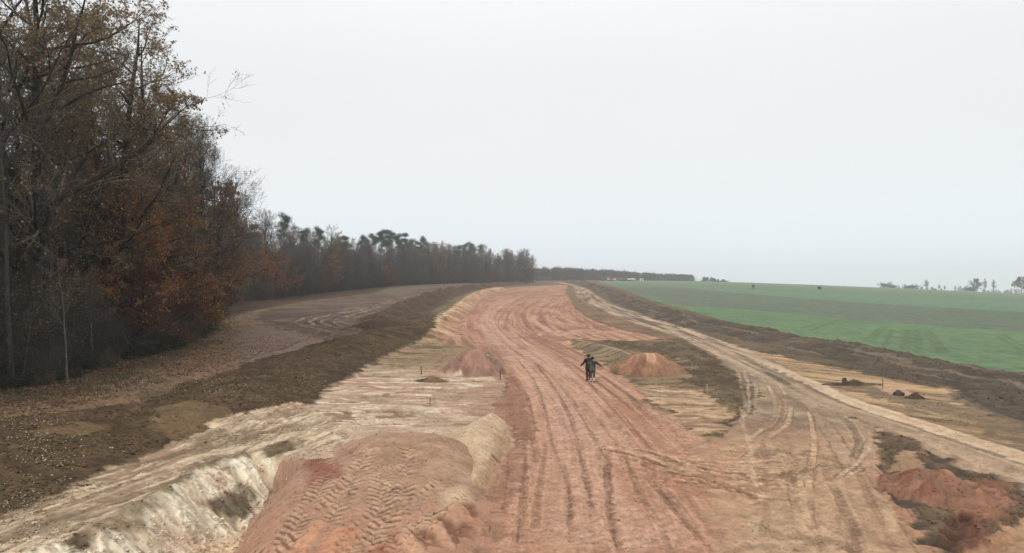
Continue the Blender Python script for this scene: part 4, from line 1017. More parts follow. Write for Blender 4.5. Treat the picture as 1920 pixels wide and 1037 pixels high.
def pine(name, seed, h=22., r=.24, crown=.38, spread=.17, n1=13, clumps=9, needles=64, nsize=.11, flat=.5, lean=0.):
    """Scots pine: long bare stem, rounded tiers of needle clumps at the top"""
    rng = np.random.default_rng(seed)
    M = 12; z = np.linspace(0, 1, M); wob = np.cumsum(rng.normal(0, .008 * h, (M, 2)), 0) * z[:, None]
    P0 = np.stack([wob[:, 0] + lean * h * z, wob[:, 1], h * z - .3 * (1 - z)], 1)[None]; R0 = (r * (1 - .8 * z) + r * .4 * np.exp(-z * 25))[None]
    P1, R1, L1 = grow(P0, R0, np.array([h]), n1, 1 - crown, .985, 1.1, .3, lambda t: spread * (1.15 - .95 * np.clip((t - 1 + crown) / crown, 0, 1) ** 1.6) * rng.uniform(.45, 1.25, t.shape), 6, .16, .14, rng, .38, .25, .02)
    Pd, Rd, _ = grow(P0, R0, np.array([h]), 10, .35, 1 - crown, 1.45, .2, lambda t: .07 + 0 * t, 4, -.05, .12, rng, .2, .4, .012)
    P2, R2, L2 = grow(P1, R1, L1, clumps, .45, 1.0, .8, .3, lambda t: .34 * (1.1 - .4 * t), 4, .12, .15, rng, .6, .4, .012)
    C0 = P2[:, -1]; k = len(C0)
    C = (C0[:, None] + rng.normal(0, 1, (k, needles, 3)) * np.array([.52, .52, .24]) * (h / 22)).reshape(-1, 3)
    e = bpy.data.objects.new(name, None); COL.objects.link(e)
    link("trunk", mesh_np("trunk", *join([tubes(P0, R0, 8), tubes(P1, R1, 5)]), BK_PINE), e)
    link("crown", mesh_np("crown", *join([tubes(P2, R2, 3), tubes(Pd, Rd, 4)]), BK_DARK, False), e)
    link("foliage", mesh_np("foliage", *leaf_quads(C, nsize, rng, 0, 2.6), LF_PINE, False), e)
    return e
def shrub(name, seed, h=3., n0=14, n1=7, n2=6, n3=0, leaves=900, lsize=.09, leaf=None, twig=TW_BROWN, spread=.6, droop=.0, minr=.005):
    rng = np.random.default_rng(seed)
    a = rng.uniform(0, 6.28, n0); rad = rng.uniform(0, .22 * h, n0)
    p0 = np.stack([rad * np.cos(a), rad * np.sin(a), np.full(n0, -.1)], 1)
    d = _unit(np.stack([spread * np.cos(a) * rng.uniform(.3, 1.2, n0), spread * np.sin(a) * rng.uniform(.3, 1.2, n0), np.ones(n0)], 1))
    ln = h * rng.uniform(.65, 1.1, n0); out = [p0]; p = p0
    for k in range(6):
        d = _unit(d + [0, 0, -droop * .6] + rng.normal(0, .10, d.shape)); p = p + d * (ln / 6)[:, None]; out.append(p)
    P0 = np.stack(out, 1); R0 = (.010 * h * rng.uniform(.5, 1.2, n0))[:, None] * np.linspace(1, .2, 7)[None]
    P1, R1, L1 = grow(P0, R0, ln, n1, .15, 1, .7, .2, lambda t: .42 * (1.1 - .5 * t), 4, .04 - droop, .15, rng, .6, .3, minr)
    P2, R2, L2 = grow(P1, R1, L1, n2, .15, 1, .7, .25, lambda t: .5 * (1.1 - .5 * t), 3, .03 - droop, .15, rng, .6, .4, minr)
    fine = [tubes(P1, R1, 3), tubes(P2, R2, 3)]; last = P2
    if n3:
        P3, R3, L3 = grow(P2, R2, L2, n3, .2, 1, .7, .2, lambda t: .55 + 0 * t, 2, 0, .15, rng, .7, .5, minr); fine.append(tubes(P3, R3, 3)); last = P3
    e = bpy.data.objects.new(name, None); COL.objects.link(e)
    link("stems", mesh_np("stems", *tubes(P0, R0, 5), twig), e)
    link("crown", mesh_np("crown", *join(fine), twig, False), e)
    if leaves: link("foliage", mesh_np("foliage", *leaf_quads(along(last, leaves, rng, .1, .08), lsize, rng, .3), leaf, False), e)
    return e
def copy_tree(o):
    c = o.copy(); COL.objects.link(c)
    for ch in [x for x in COL.objects if x.parent == o] if False else o.children:
        d = ch.copy(); COL.objects.link(d); d.parent = c
    return c
_used = set()
def put(proto, x, y, rot=0., sc=1.0, label=None, cat=None, group=None, dz=-.1, sz=None, tilt=(0, 0)):
    o = proto
    if proto.name in _used: o = copy_tree(proto)
    _used.add(proto.name); _used.add(o.name)
    o.location = (x, y, float(zground(x, y)[0]) + dz)
    o.rotation_euler = (tilt[0], tilt[1], rot); o.scale = (sc, sc, sz or sc)
    for k in ("label", "category", "group"):
        if k in o: del o[k]
    return tag(o, label, cat, group)
def pxX(px, Y): return (px - 960) / FPX * Y
rngF = np.random.default_rng(5)
edge_m_ = np.array([[-53, 124], [-57, 140], [-57.5, 165], [-57, 195], [-55.5, 230], [-52, 275], [-46, 320], [-36, 365], [-20, 415], [0, 458], [14, 482]])
FNEAR = "trees standing inside the near wood"; FMID = "trees in the long wood edge"; SHR = "bushes along the wood edge"
# prototypes
OAK = [deciduous("oak_tree", 1, 25, .42, .22, 17, .40, 1.05, .06, 9, 7, 5, 6500, .11, LF_OAK, BK_OAK, TW_BROWN, forks=3, jit=.16, cl=lambda q, r: r.uniform(size=len(q)) < .6),
       deciduous("oak_tree", 2, 24, .36, .18, 18, .42, 1.10, .05, 9, 7, 5, 11500, .115, LF_OAK, BK_OAK, TW_BROWN, forks=2, jit=.17, lean=.05)]
BARE = [deciduous("bare_tree", 3, 22, .30, .14, 26, .42, .80, .10, 10, 8, 5, 0, barkm=BK_GREY, twig=TW_GREY, forks=3, up3=.10),
        deciduous("bare_tree", 4, 21, .24, .30, 20, .34, .68, .12, 8, 7, 4, 1900, .13, LF_BROWN, BK_DARK, TW_BROWN, forks=1, up3=.08)]
BEECH = [deciduous("beech_tree", 5, 17, .26, .10, 26, .36, 1.15, .05, 9, 8, 4, 21000, .12, LF_RUST, BK_GREY, TW_RED, forks=1),
         deciduous("beech_tree", 6, 11, .18, .06, 24, .46, 1.15, .06, 8, 7, 3, 13000, .13, LF_ORANGE, BK_GREY, TW_RED, forks=1)]
DRED = deciduous("beech_tree", 7, 9, .14, .06, 22, .42, 1.2, .05, 8, 7, 3, 9000, .11, LF_DRED, BK_DARK, TW_RED)
YEL = deciduous("maple_sapling", 8, 6.5, .08, .06, 20, .34, 1.0, .08, 7, 6, 3, 6500, .11, LF_YEL, BK_GREY, TW_BROWN)
SLIM = [deciduous("slender_tree", 9, 17, .12, .45, 14, .24, .8, .1, 7, 6, 3, 150, .09, LF_BROWN, BK_DARK, TW_GREY), deciduous("slender_tree", 10, 19, .15, .4, 16, .22, .75, .1, 7, 6, 3, 0, barkm=BK_GREY, twig=TW_GREY, lean=.04)]
PALES = [deciduous("birch_sapling", 12, 9.5, .085, .42, 12, .24, .8, .1, 6, 5, 3, 160, .08, LF_OAK, BK_PALE, TW_BROWN, lean=.05), deciduous("birch_sapling", 13, 8.5, .075, .5, 10, .24, .9, .1, 6, 5, 2, 60, .08, LF_OAK, BK_PALE, TW_BROWN, lean=.12)]
PINE = [pine("pine_tree", 14, 23, .25, .32, .17), pine("pine_tree", 15, 22, .24, .42, .15, n1=16), pine("pine_tree", 16, 24, .26, .26, .19, n1=12, lean=.03)]
THICK = [shrub("thicket_bush", 17, 6.0, 18, 8, 6, 3, 700, .09, LF_BROWN, TW_DARK, .45), shrub("thicket_bush", 18, 5.0, 16, 8, 6, 3, 0, twig=TW_DGREY, spread=.55), shrub("thicket_bush", 19, 5.5, 16, 8, 6, 3, 1800, .09, LF_DRED, TW_RED, .5)]
BRAM = [shrub("bramble_bush", 20, 1.7, 18, 8, 6, 0, 4200, .085, LF_GREEN, TW_BROWN, 1.1, .10), shrub("bramble_bush", 21, 1.5, 18, 8, 6, 0, 2200, .08, LF_BROWN, TW_RED, 1.1, .10)]

def at_edge(px, Y, **k): return pxX(px, Y), Y
def hs(proto_h, top_py, Y, base=1.0): return ((530 - top_py) * Y / FPX + CAM_H - base) / proto_h
# --- the near wood, tree by tree
def T(proto, ph, px, Y, top, label, cat, rot=0., dz=-.1, group=None, k=1.0, tilt=(0, 0)):
    x = pxX(px, Y); s = hs(ph, top, Y, float(zground(x, Y)[0]))
    return put(proto, x, Y, rot, s * k, label, cat, group, dz, sz=s, tilt=tilt)
T(OAK[0], 25, 62, 43, -130, "tall dark oak at the left edge of the photo, top cut off by the frame", "oak tree", .4)
T(OAK[1], 24, 212, 54, 0, "big brown leaved oak whose loose crown tops the near wood", "oak tree", 2.2, k=1.12)
T(OAK[0], 25, -70, 42, -200, "oak just outside the left frame edge with boughs reaching in", "oak tree", 3.6)
T(OAK[1], 24, 120, 60, -60, "oak behind the first row, its crown filling the top left corner", "oak tree", 4.4)
T(OAK[0], 25, 258, 66, 78, "oak with thin brown crown just right of the tallest oak", "oak tree", 5.3)
T(BARE[0], 22, 345, 74, 225, "grey bare tree with fan of fine twigs where the near wood falls to the sky", "bare tree", 1.2)
T(BARE[0], 22, 374, 78, 258, "bare grey tree at the right end of the near wood, above the orange beech", "bare tree", 3.9, k=1.0)
T(BARE[1], 21, 300, 84, 190, "bare dark tree behind the rusty beech", "bare tree", .3)
T(BEECH[0], 17, 335, 66, 375, "rust orange beech leaning out of the near wood above the yellow sapling", "beech tree", .8, k=1.05)
T(BEECH[0], 17, 408, 80, 342, "copper brown beech at the right end of the near wood", "beech tree", 2.9, k=.85)
T(BEECH[0], 17, 250, 55, 330, "brown leaved beech in front of the tall oak", "beech tree", 4.2, k=.95)
T(BEECH[1], 11, 400, 83, 445, "small orange beech above the yellow sapling", "beech tree", 2., k=.8)
T(DRED, 9, 318, 61, 480, "dark red leaved young beech low in the near wood", "beech tree", .2)
T(DRED, 9, 268, 54, 505, "dark red young beech beside the bramble at the wood edge", "beech tree", 2.)
T(DRED, 9, 362, 72, 470, "dark red young beech behind the yellow sapling", "beech tree", 4.)
T(YEL, 6.5, 394, 75.5, 520, "yellow leaved sapling at the right foot of the near wood", "maple sapling", .5, k=1.45)
T(PALES[0], 9.5, 128, 38.5, 470, "slim pale birch sapling leaning right at the wood edge", "birch sapling", 2.6, tilt=(0, .10))
T(PALES[1], 8.5, 42, 38, 560, "thin pale birch sapling bent to the right near the left frame edge", "birch sapling", .2, tilt=(0, .14))
T(SLIM[1], 19, 22, 39, 20, "slender tree with a pale grey lower trunk at the left frame edge", "slender tree", 1.)
T(PALES[0], 9.5, 176, 46, 500, "pale sapling with few orange leaves behind the leaning birch", "birch sapling", 4.6)
T(SLIM[0], 17, 95, 42, 150, "thin dark trunk between the two left saplings", "slender tree", 2.)
# rows behind
edge_n = np.array([[-27.3, 14], [-26.6, 30], [-26.3, 40], [-27.6, 50], [-29.5, 60], [-32.5, 72], [-36.5, 84], [-41, 95], [-47, 108], [-53, 124]])
def along_edge(E, s):
    seg = np.diff(E, axis=0); L = np.hypot(seg[:, 0], seg[:, 1]); cs = np.concatenate([[0], np.cumsum(L)])
    i = np.clip(np.searchsorted(cs, s) - 1, 0, len(seg) - 1); f = (s - cs[i]) / L[i]
    p = E[i] + seg[i] * f; n = np.array([-seg[i][1], seg[i][0]]) / L[i]
    return p, n, cs[-1]
taken = [(o.location.x, o.location.y) for o in COL.objects if o.parent is None and o.get("category", "").endswith(("tree", "sapling"))]
_, _, LE = along_edge(edge_n, 0.)
nI = 0
kinds_in = [(OAK[1], "oak_tree", "oak"), (BARE[1], "bare_tree", "bare dark"), (SLIM[0], "slender_tree", "slender dark"), (SLIM[1], "slender_tree", "slender grey"), (BARE[0], "bare_tree", "bare grey"), (OAK[0], "oak_tree", "oak"), (PINE[1], "pine_tree", "pine")]
LBL = {"oak": ("brown leaved oak standing inside the near wood", "oak tree", "oaks inside the near wood"), "bare dark": ("bare dark stemmed tree standing inside the near wood", "bare tree", "bare dark trees inside the near wood"),
       "slender dark": ("slender dark trunk standing inside the near wood", "slender tree", "slender dark trees inside the near wood"), "slender grey": ("slender grey trunk standing inside the near wood", "slender tree", "slender grey trees inside the near wood"),
       "bare grey": ("bare grey twiggy tree standing inside the near wood", "bare tree", "bare grey trees inside the near wood"), "pine": ("dark green pine standing inside the near wood", "pine tree", "pines inside the near wood")}
for s in np.arange(8, LE, 3.1):
    for dep in (4.5, 9, 14.5, 21, 29, 40):
        p, n, _ = along_edge(edge_n, s + rngF.uniform(-1.2, 1.2))
        q = p + n * (dep + rngF.uniform(-1.8, 1.8))
        if any((q[0] - a) ** 2 + (q[1] - b) ** 2 < 5.0 for a, b in taken): continue
        if dep > 10 and rngF.uniform() < .35: continue
        taken.append(tuple(q))
        w = rngF.choice(7, p=[.16, .18, .20, .18, .12, .06, .10])
        proto, nm, kd = kinds_in[w]
        lb = LBL[kd]
        put(proto, q[0], q[1], rngF.uniform(0, 6.28), rngF.uniform(.72, .98) * np.interp(q[1], [50, 75, 100], [1, .9, .80]), lb[0], lb[1], lb[2])
        nI += 1
# understory
for s in np.arange(6, LE, 2.15):
    for dep in (0.9, 3.2, 6.2):
        p, n, _ = along_edge(edge_n, s + rngF.uniform(-.8, .8)); q = p + n * (dep + rngF.uniform(-1, 1))
        b = rngF.choice(3, p=[.42, .38, .20])
        if dep < 1:
            if rngF.uniform() < .45: continue
            sc = rngF.uniform(.35, .6)
        else: sc = rngF.uniform(.6, 1.15)
        put(THICK[b], q[0], q[1], rngF.uniform(0, 6.28), sc, ["brown twiggy bush in the undergrowth of the near wood", "grey twiggy bush in the undergrowth of the near wood", "dark red leaved bush in the undergrowth of the near wood"][b], "bush",
            ["brown bushes under the near wood", "grey bushes under the near wood", "dark red bushes under the near wood"][b])
def undergrowth(name, label, spots, seed, hr, mat_t, mat_l, nl=110):
    """tangled brush that closes the view into the wood, one mass"""
    rng = np.random.default_rng(seed); Vt, Ft, Vl, Fl = [], [], [], []; ot = ol = 0
    for (x, y) in spots:
        h = rng.uniform(*hr); n0 = 9; a = rng.uniform(0, 6.28, n0); z0 = float(zground(x, y)[0])
        p = np.stack([x + rng.normal(0, 1.0, n0), y + rng.normal(0, 1.0, n0), np.full(n0, z0 - .1)], 1); d = _unit(np.stack([.35 * np.cos(a), .35 * np.sin(a), np.ones(n0)], 1)); out = [p]
        ln = h * rng.uniform(.6, 1.1, n0)
        for k in range(5): d = _unit(d + rng.normal(0, .1, d.shape)); p = p + d * (ln / 5)[:, None]; out.append(p)
        P = np.stack(out, 1); R = (.035 * rng.uniform(.5, 1.3, n0))[:, None] * np.linspace(1, .25, 6)[None]
        P1, R1, L1 = grow(P, R, ln, 9, .15, 1, .75, .2, lambda t: .36 * (1.1 - .5 * t), 4, .04, .15, rng, .6, .35, .008)
        P2, R2, L2 = grow(P1, R1, L1, 6, .15, 1, .7, .25, lambda t: .5 * (1.1 - .5 * t), 3, .02, .15, rng, .7, .5, .007)
        for q_, r_, k in ((P, R, 4), (P1, R1, 3), (P2, R2, 3)):
            V, F = tubes(q_, r_, k); Vt.append(V); Ft.append(F + ot); ot += len(V)
        V, F = leaf_quads(along(P2, nl, rng, .1, .1), .11, rng); Vl.append(V); Fl.append(F + ol); ol += len(V)
    V = np.vstack(Vt + Vl); F1 = np.vstack(Ft); F2 = np.vstack(Fl) + ot
    return tag(link(name, mesh_np(name, V, np.vstack([F1, F2]), None, False, mats=[mat_t, mat_l], fmat=np.concatenate([np.zeros(len(F1)), np.ones(len(F2))]))), label, "undergrowth", kind="stuff")
sp_ = []
for s in np.arange(0, LE, 3.0):
    for dep in (9, 14, 20, 27, 36, 46, 58):
        if dep > 20 and rngF.uniform() < .25: continue
        p, n, _ = along_edge(edge_n, s + rngF.uniform(-1.5, 1.5)); sp_.append(tuple(p + n * (dep + rngF.uniform(-2.5, 2.5))))
undergrowth("undergrowth", "tangled brown undergrowth filling the near wood behind its edge", sp_, 41, (3.5, 8.0), BK_OAK, LF_BROWN)
sp_ = []
for s in np.arange(0, along_edge(edge_m_, 0.)[2], 4.5):
    for dep in (9, 16):
        p, n, _ = along_edge(edge_m_, s + rngF.uniform(-2, 2)); sp_.append(tuple(p + n * (dep + rngF.uniform(-2.5, 2.5))))
undergrowth("undergrowth", "grey brown undergrowth filling the long wood behind its edge", sp_, 42, (8, 14.5), TW_BROWN, LF_BROWN, 210)
for px, Y, sc, b in [(205, 50.5, 1.25, 0), (240, 52, 1.15, 0), (275, 54, 1.2, 0), (312, 58, 1.0, 0), (335, 63, 1.1, 1), (360, 70, .9, 0), (385, 79, .8, 1), (160, 45, .8, 0), (120, 40.5, .55, 0), (75, 38.4, .6, 1), (30, 37.2, .6, 0), (185, 47, .8, 1), (60, 41, .9, 0)]:
    put(BRAM[b], pxX(px, Y), Y, px, sc, ["dark green bramble clump at the foot of the near wood", "withered brown bramble clump at the foot of the near wood"][b], "bramble bush", ["green bramble clumps at the near wood edge", "brown bramble clumps at the near wood edge"][b])

# --- the long wood edge beyond
edge_m = np.array([[-53, 124], [-57, 140], [-57.5, 165], [-57, 195], [-55.5, 230], [-52, 275], [-46, 320], [-36, 365], [-20, 415], [0, 458], [14, 482]])
def EY(px): return float(np.interp(px, [406, 432, 508, 581, 647, 715, 774, 832, 897, 960, 998], [124, 140, 165, 195, 230, 275, 320, 365, 415, 458, 482]))
T(BARE[0], 22, 498, EY(498) + 6, 400, "tall bare spreading tree rising above the orange beech of the long wood", "bare tree", .6, k=1.0)
T(BARE[1], 21, 462, EY(462) + 6, 412, "bare brown tree just past the near wood, left of the orange beeches", "bare tree", 2.)
T(BARE[0], 22, 545, EY(545) + 6, 432, "bare tree close right of the leaning pine in the long wood", "bare tree", 4.)
T(BARE[1], 21, 582, EY(582) + 6, 440, "bare brown tree between the two broad pines of the long wood", "bare tree", 1.)
T(PINE[2], 24, 448, EY(448) + 17, 430, "dark pine close to the right end of the near wood", "pine tree", 3.3)
T(PINE[0], 23, 530, EY(530) + 17, 408, "leaning dark pine behind the tall bare tree", "pine tree", 1.)
T(PINE[1], 22, 480, EY(480) + 17, 425, "dark pine left of the tall bare tree", "pine tree", 2.2)
T(BEECH[1], 11, 500, EY(500) + 1, 468, "orange leaved beech at the near end of the long wood", "beech tree", .4, k=1.25)
T(BEECH[1], 11, 530, EY(530) + 1, 484, "orange leaved beech beside the first one of the long wood", "beech tree", 2.4, k=1.1)
T(PINE[2], 24, 568, EY(568) + 17, 434, "lone pine with rounded top right of the leaning pine", "pine tree", .3)
T(PINE[0], 23, 598, EY(598) + 17, 432, "broad crowned pine left of the thin leaved oak", "pine tree", 2.3)
T(OAK[0], 25, 622, EY(622) + 5, 424, "thin leaved oak with russet lower boughs in the long wood", "oak tree", 1.9, k=.85)
T(PINE[1], 22, 646, EY(646) + 17, 446, "pine half hidden behind the thin leaved oak", "pine tree", 3.)
T(BEECH[0], 17, 622, EY(622) + 1, 478, "russet beech in front of the thin leaved oak", "beech tree", 1.)
for k_, (px, top) in enumerate([(678, 446), (690, 452), (702, 444), (715, 437), (726, 434), (737, 438), (748, 444), (758, 440), (772, 452), (795, 448), (782, 456), (870, 460), (882, 458), (860, 464), (900, 462)]):
    Y = EY(px) + 14 + (k_ % 3) * 4
    put(PINE[k_ % 3], pxX(px, Y), Y, k_ * 1.7, hs([23, 22, 24][k_ % 3], top, Y, float(zground(pxX(px, Y), Y)[0])), "tall pine with a dark rounded crown in the long wood", "pine tree", "pines rising above the long wood")
_, _, LM = along_edge(edge_m, 0.)
LBM = [("bare grey tree in the long wood edge", "bare tree", "bare grey trees of the long wood", BARE[0]), ("bare brown tree in the long wood edge", "bare tree", "bare brown trees of the long wood", BARE[1]), ("thin grey stemmed tree in the long wood edge", "slender tree", "thin trees of the long wood", SLIM[1]),
       ("russet leaved beech in the long wood edge", "beech tree", "russet beeches of the long wood", BEECH[0]), ("brown leaved oak in the long wood edge", "oak tree", "oaks of the long wood", OAK[1]), ("thin dark stemmed tree in the long wood edge", "slender tree", "thin dark trees of the long wood", SLIM[0])]
for s in np.arange(2, LM, 4.6):
    for dep in (2.5, 8, 15):
        p, n, _ = along_edge(edge_m, s + rngF.uniform(-2, 2)); q = p + n * (dep + rngF.uniform(-2, 2))
        w = rngF.choice(6, p=[.22, .28, .18, .07, .09, .16]); lb = LBM[w]
        hmul = np.interp(q[1], [124, 160, 240, 330, 400, 480], [.80, .78, .82, .92, .98, 1.0]) * rngF.uniform(.78, 1.06)
        if q[1] < 240 and dep < 5: hmul *= .85
        if w == 3: hmul *= .75
        put(lb[3], q[0], q[1], rngF.uniform(0, 6.28), hmul, lb[0], lb[1], lb[2])
for s in np.arange(0, LM, 5.2):
    for dep in (.3, 4.0):
        p, n, _ = along_edge(edge_m, s + rngF.uniform(-1.5, 1.5)); q = p + n * (dep + rngF.uniform(-1, 1))
        b = rngF.choice(3, p=[.45, .40, .15])
        put(THICK[b], q[0], q[1], rngF.uniform(0, 6.28), rngF.uniform(.6, 1.35) * np.interp(q[1], [150, 400], [1, 1.35]), ["brown twiggy bush at the foot of the long wood", "grey twiggy bush at the foot of the long wood", "dark red bush at the foot of the long wood"][b], "bush",
            ["brown bushes under the long wood", "grey bushes under the long wood", "dark red bushes under the long wood"][b])
T(BARE[0], 22, 985, 470, 468, "bare tree at the far right end of the long wood", "bare tree", 1.)
T(BARE[1], 21, 999, 476, 480, "small crooked bare tree ending the long wood", "bare tree", 2.)

# --- far wood across the horizon: one mass of small trees
def far_mass(name, label, pts, seed, n, hr, mat_l, mat_t, rows=3, gap=14):
    rng = np.random.default_rng(seed); Vt, Ft, Vl, Fl = [], [], [], []; ot = ol = 0
    pts = np.asarray(pts, float)
    for k in range(n):
        t = rng.uniform(0, len(pts) - 1.001); i = int(t); f = t - i
        px = pts[i, 0] * (1 - f) + pts[i + 1, 0] * f; Y = pts[i, 1] * (1 - f) + pts[i + 1, 1] * f; top = pts[i, 2] * (1 - f) + pts[i + 1, 2] * f
        Y += rng.integers(0, rows) * gap + rng.uniform(-4, 4); x = pxX(px, Y); z0 = float(zground(x, Y)[0])
        h = max(3., ((530 - top) * Y / FPX + CAM_H - z0) * rng.uniform(*hr))
        z = np.linspace(0, 1, 5); P = np.stack([x + rng.normal(0, .15, 5), Y + 0 * z, z0 + z * h * .8 - .4], 1)[None]
        V, F = tubes(P, (.26 * (1 - .75 * z))[None], 5); Vt.append(V); Ft.append(F + ot); ot += len(V)
        P1, R1, L1 = grow(P, (.2 * (1 - .7 * z))[None], np.array([h]), 12, .3, 1, .7, .2, lambda t: .34 * (1.2 - .6 * t), 4, .1, .1, rng, .5, .2, .03)
        V, F = tubes(P1, R1, 3); Vt.append(V); Ft.append(F + ot); ot += len(V)
        P2, R2, _ = grow(P1, R1, L1, 7, .2, 1, .7, .2, lambda t: .5 + 0 * t, 3, .06, .1, rng, .6, .5, .03)
        V, F = tubes(P2, R2, 3); Vt.append(V); Ft.append(F + ot); ot += len(V)
        V, F = leaf_quads(np.vstack([along(P2, 190, rng, .2, .4), np.stack([rng.normal(x, 3, 90), rng.normal(Y, 2, 90), z0 + h * .55 * rng.uniform(0, 1, 90) ** 1.3], 1)]), .62, rng); Vl.append(V); Fl.append(F + ol); ol += len(V)
    V = np.vstack(Vt + Vl); F1 = np.vstack(Ft); F2 = np.vstack(Fl) + ot
    me = mesh_np(name, V, np.vstack([F1, F2]), None, False, mats=[mat_t, mat_l], fmat=np.concatenate([np.zeros(len(F1)), np.ones(len(F2))]))
    return tag(link(name, me), label, "wood", kind="stuff")
far_mass("far_wood", "hazy blue grey wood along the horizon behind the road's end", [(985, 640, 500), (1060, 700, 501), (1110, 760, 504), (1150, 800, 506), (1200, 840, 510), (1250, 880, 513), (1299, 930, 515)], 31, 430, (.80, 1.03), LF_FAR, TW_GREY)
far_mass("far_copse", "small hazy copse on the skyline right of the far wood", [(1316, 900, 517), (1336, 910, 520), (1352, 920, 524), (1360, 925, 527)], 32, 16, (.7, 1.0), LF_FAR, TW_GREY, 1, 6)
far_mass("far_hedge", "low hazy belt of trees far across the field", [(1640, 1250, 536), (1740, 1250, 537), (1830, 1250, 539), (1925, 1250, 541), (2100, 1250, 543)], 33, 80, (.5, 1.0), LF_GREEN, TW_GREY, 2, 20)
# single trees and bushes out on the field
FARB = deciduous("field_tree", 22, 14, .30, .16, 18, .48, 1.05, .06, 8, 6, 2, 3500, .35, LF_BROWN, BK_DARK, TW_BROWN, minr=.03)
FARC = deciduous("field_tree", 23, 14, .25, .2, 16, .28, .8, .1, 7, 6, 2, 900, .3, LF_BROWN, BK_DARK, TW_BROWN, minr=.03)
FSH = shrub("field_bush", 24, 5, 14, 7, 6, 0, 1500, .3, LF_GREEN, TW_BROWN, .8, minr=.03)
for k_, (pr, ph, px, Y, top, kx, lb) in enumerate([
    (FARB, 14, 1830, 800, 523, 1.15, "broad round crowned tree far out on the field"), (FARC, 14, 1847, 810, 523, .8, "thin ragged tree between the broad tree and the forked one"), (FARC, 14, 1863, 790, 525, .9, "narrow forked tree right of the broad field tree"),
    (FARB, 14, 1915, 700, 520, 1.1, "dark tree on the field cut by the right frame edge"), (FARC, 14, 1737, 900, 525, 1.5, "lone T shaped tree on the far field"), (FARC, 14, 1761, 900, 533, 1.2, "small far tree right of the lone T shaped tree"), (FARC, 14, 1771, 900, 535, 1.2, "smaller far tree, second right of the lone T shaped tree"), (FARC, 14, 1791, 900, 536, 1.3, "little far tree halfway to the broad tree"),
    (FSH, 5, 1662, 900, 530, 1.6, "hazy dark bush at the left end of the far field hedge"), (FSH, 5, 1676, 900, 534, 1.6, "low far bush just right of the first field bush"), (FSH, 5, 1707, 900, 534, 2.4, "wide low far bush left of the lone T shaped tree"), (FSH, 5, 1816, 900, 537, 2., "low bush at the foot of the broad field tree"),
    (FSH, 5, 1536, 420, 536.5, .9, "small dark bush in the middle of the green field")]):
    x = pxX(px, Y); s = max(.3, hs(ph, top, Y, float(zground(x, Y)[0])))
    put(pr, x, Y, k_ * 1.3, s * kx, lb, "bush" if pr is FSH else "field tree", None, -.2, sz=s)
# ------------------------------------------------------------------ simple materials
def plain(name, c, rough=.7, c2=None, sc=8., spec=.3):
    m = bpy.data.materials.new(name); m.use_nodes = True
    n, l = m.node_tree.nodes, m.node_tree.links
    b = n["Principled BSDF"]; b.inputs["Roughness"].default_value = rough; b.inputs["Specular IOR Level"].default_value = spec
    tc = n.new("ShaderNodeTexCoord"); t = n.new("ShaderNodeTexNoise"); t.inputs["Scale"].default_value = sc; t.inputs["Detail"].default_value = 4
    l.new(tc.outputs["Object"], t.inputs["Vector"])
    r = n.new("ShaderNodeValToRGB"); r.color_ramp.elements[0].position = .4; r.color_ramp.elements[1].position = .62
    c = np.asarray(c); c2 = c * .75 if c2 is None else c2
    r.color_ramp.elements[0].color = (*c2, 1); r.color_ramp.elements[1].color = (*c, 1)
    l.new(t.outputs[0], r.inputs[0]); l.new(r.outputs[0], b.inputs["Base Color"])
    return m
# ------------------------------------------------------------------ people
def skin_mesh(name, verts, edges, radii, root=0, sub=2):
    me = bpy.data.meshes.new(name + "_bones"); me.from_pydata([tuple(v) for v in verts], edges, [])
    o = bpy.data.objects.new(name + "_bones", me); COL.objects.link(o)
    md = o.modifiers.new("skin", 'SKIN'); md.use_smooth_shade = True
    for i, sv in enumerate(me.skin_vertices[0].data):
        rr = radii[i]; sv.radius = (rr, rr) if np.isscalar(rr) else rr
        sv.use_root = (i == root)
    o.modifiers.new("sub", 'SUBSURF').levels = sub; o.modifiers["sub"].render_levels = sub
    dg = bpy.context.evaluated_depsgraph_get(); dg.update()
    out = bpy.data.meshes.new_from_object(o.evaluated_get(dg)); out.name = name
    bpy.data.objects.remove(o); bpy.data.meshes.remove(me)
    out.polygons.foreach_set("use_smooth", np.ones(len(out.polygons), bool))
    return out
SKINM = plain("skin_tone", (.42, .26, .19), .6)
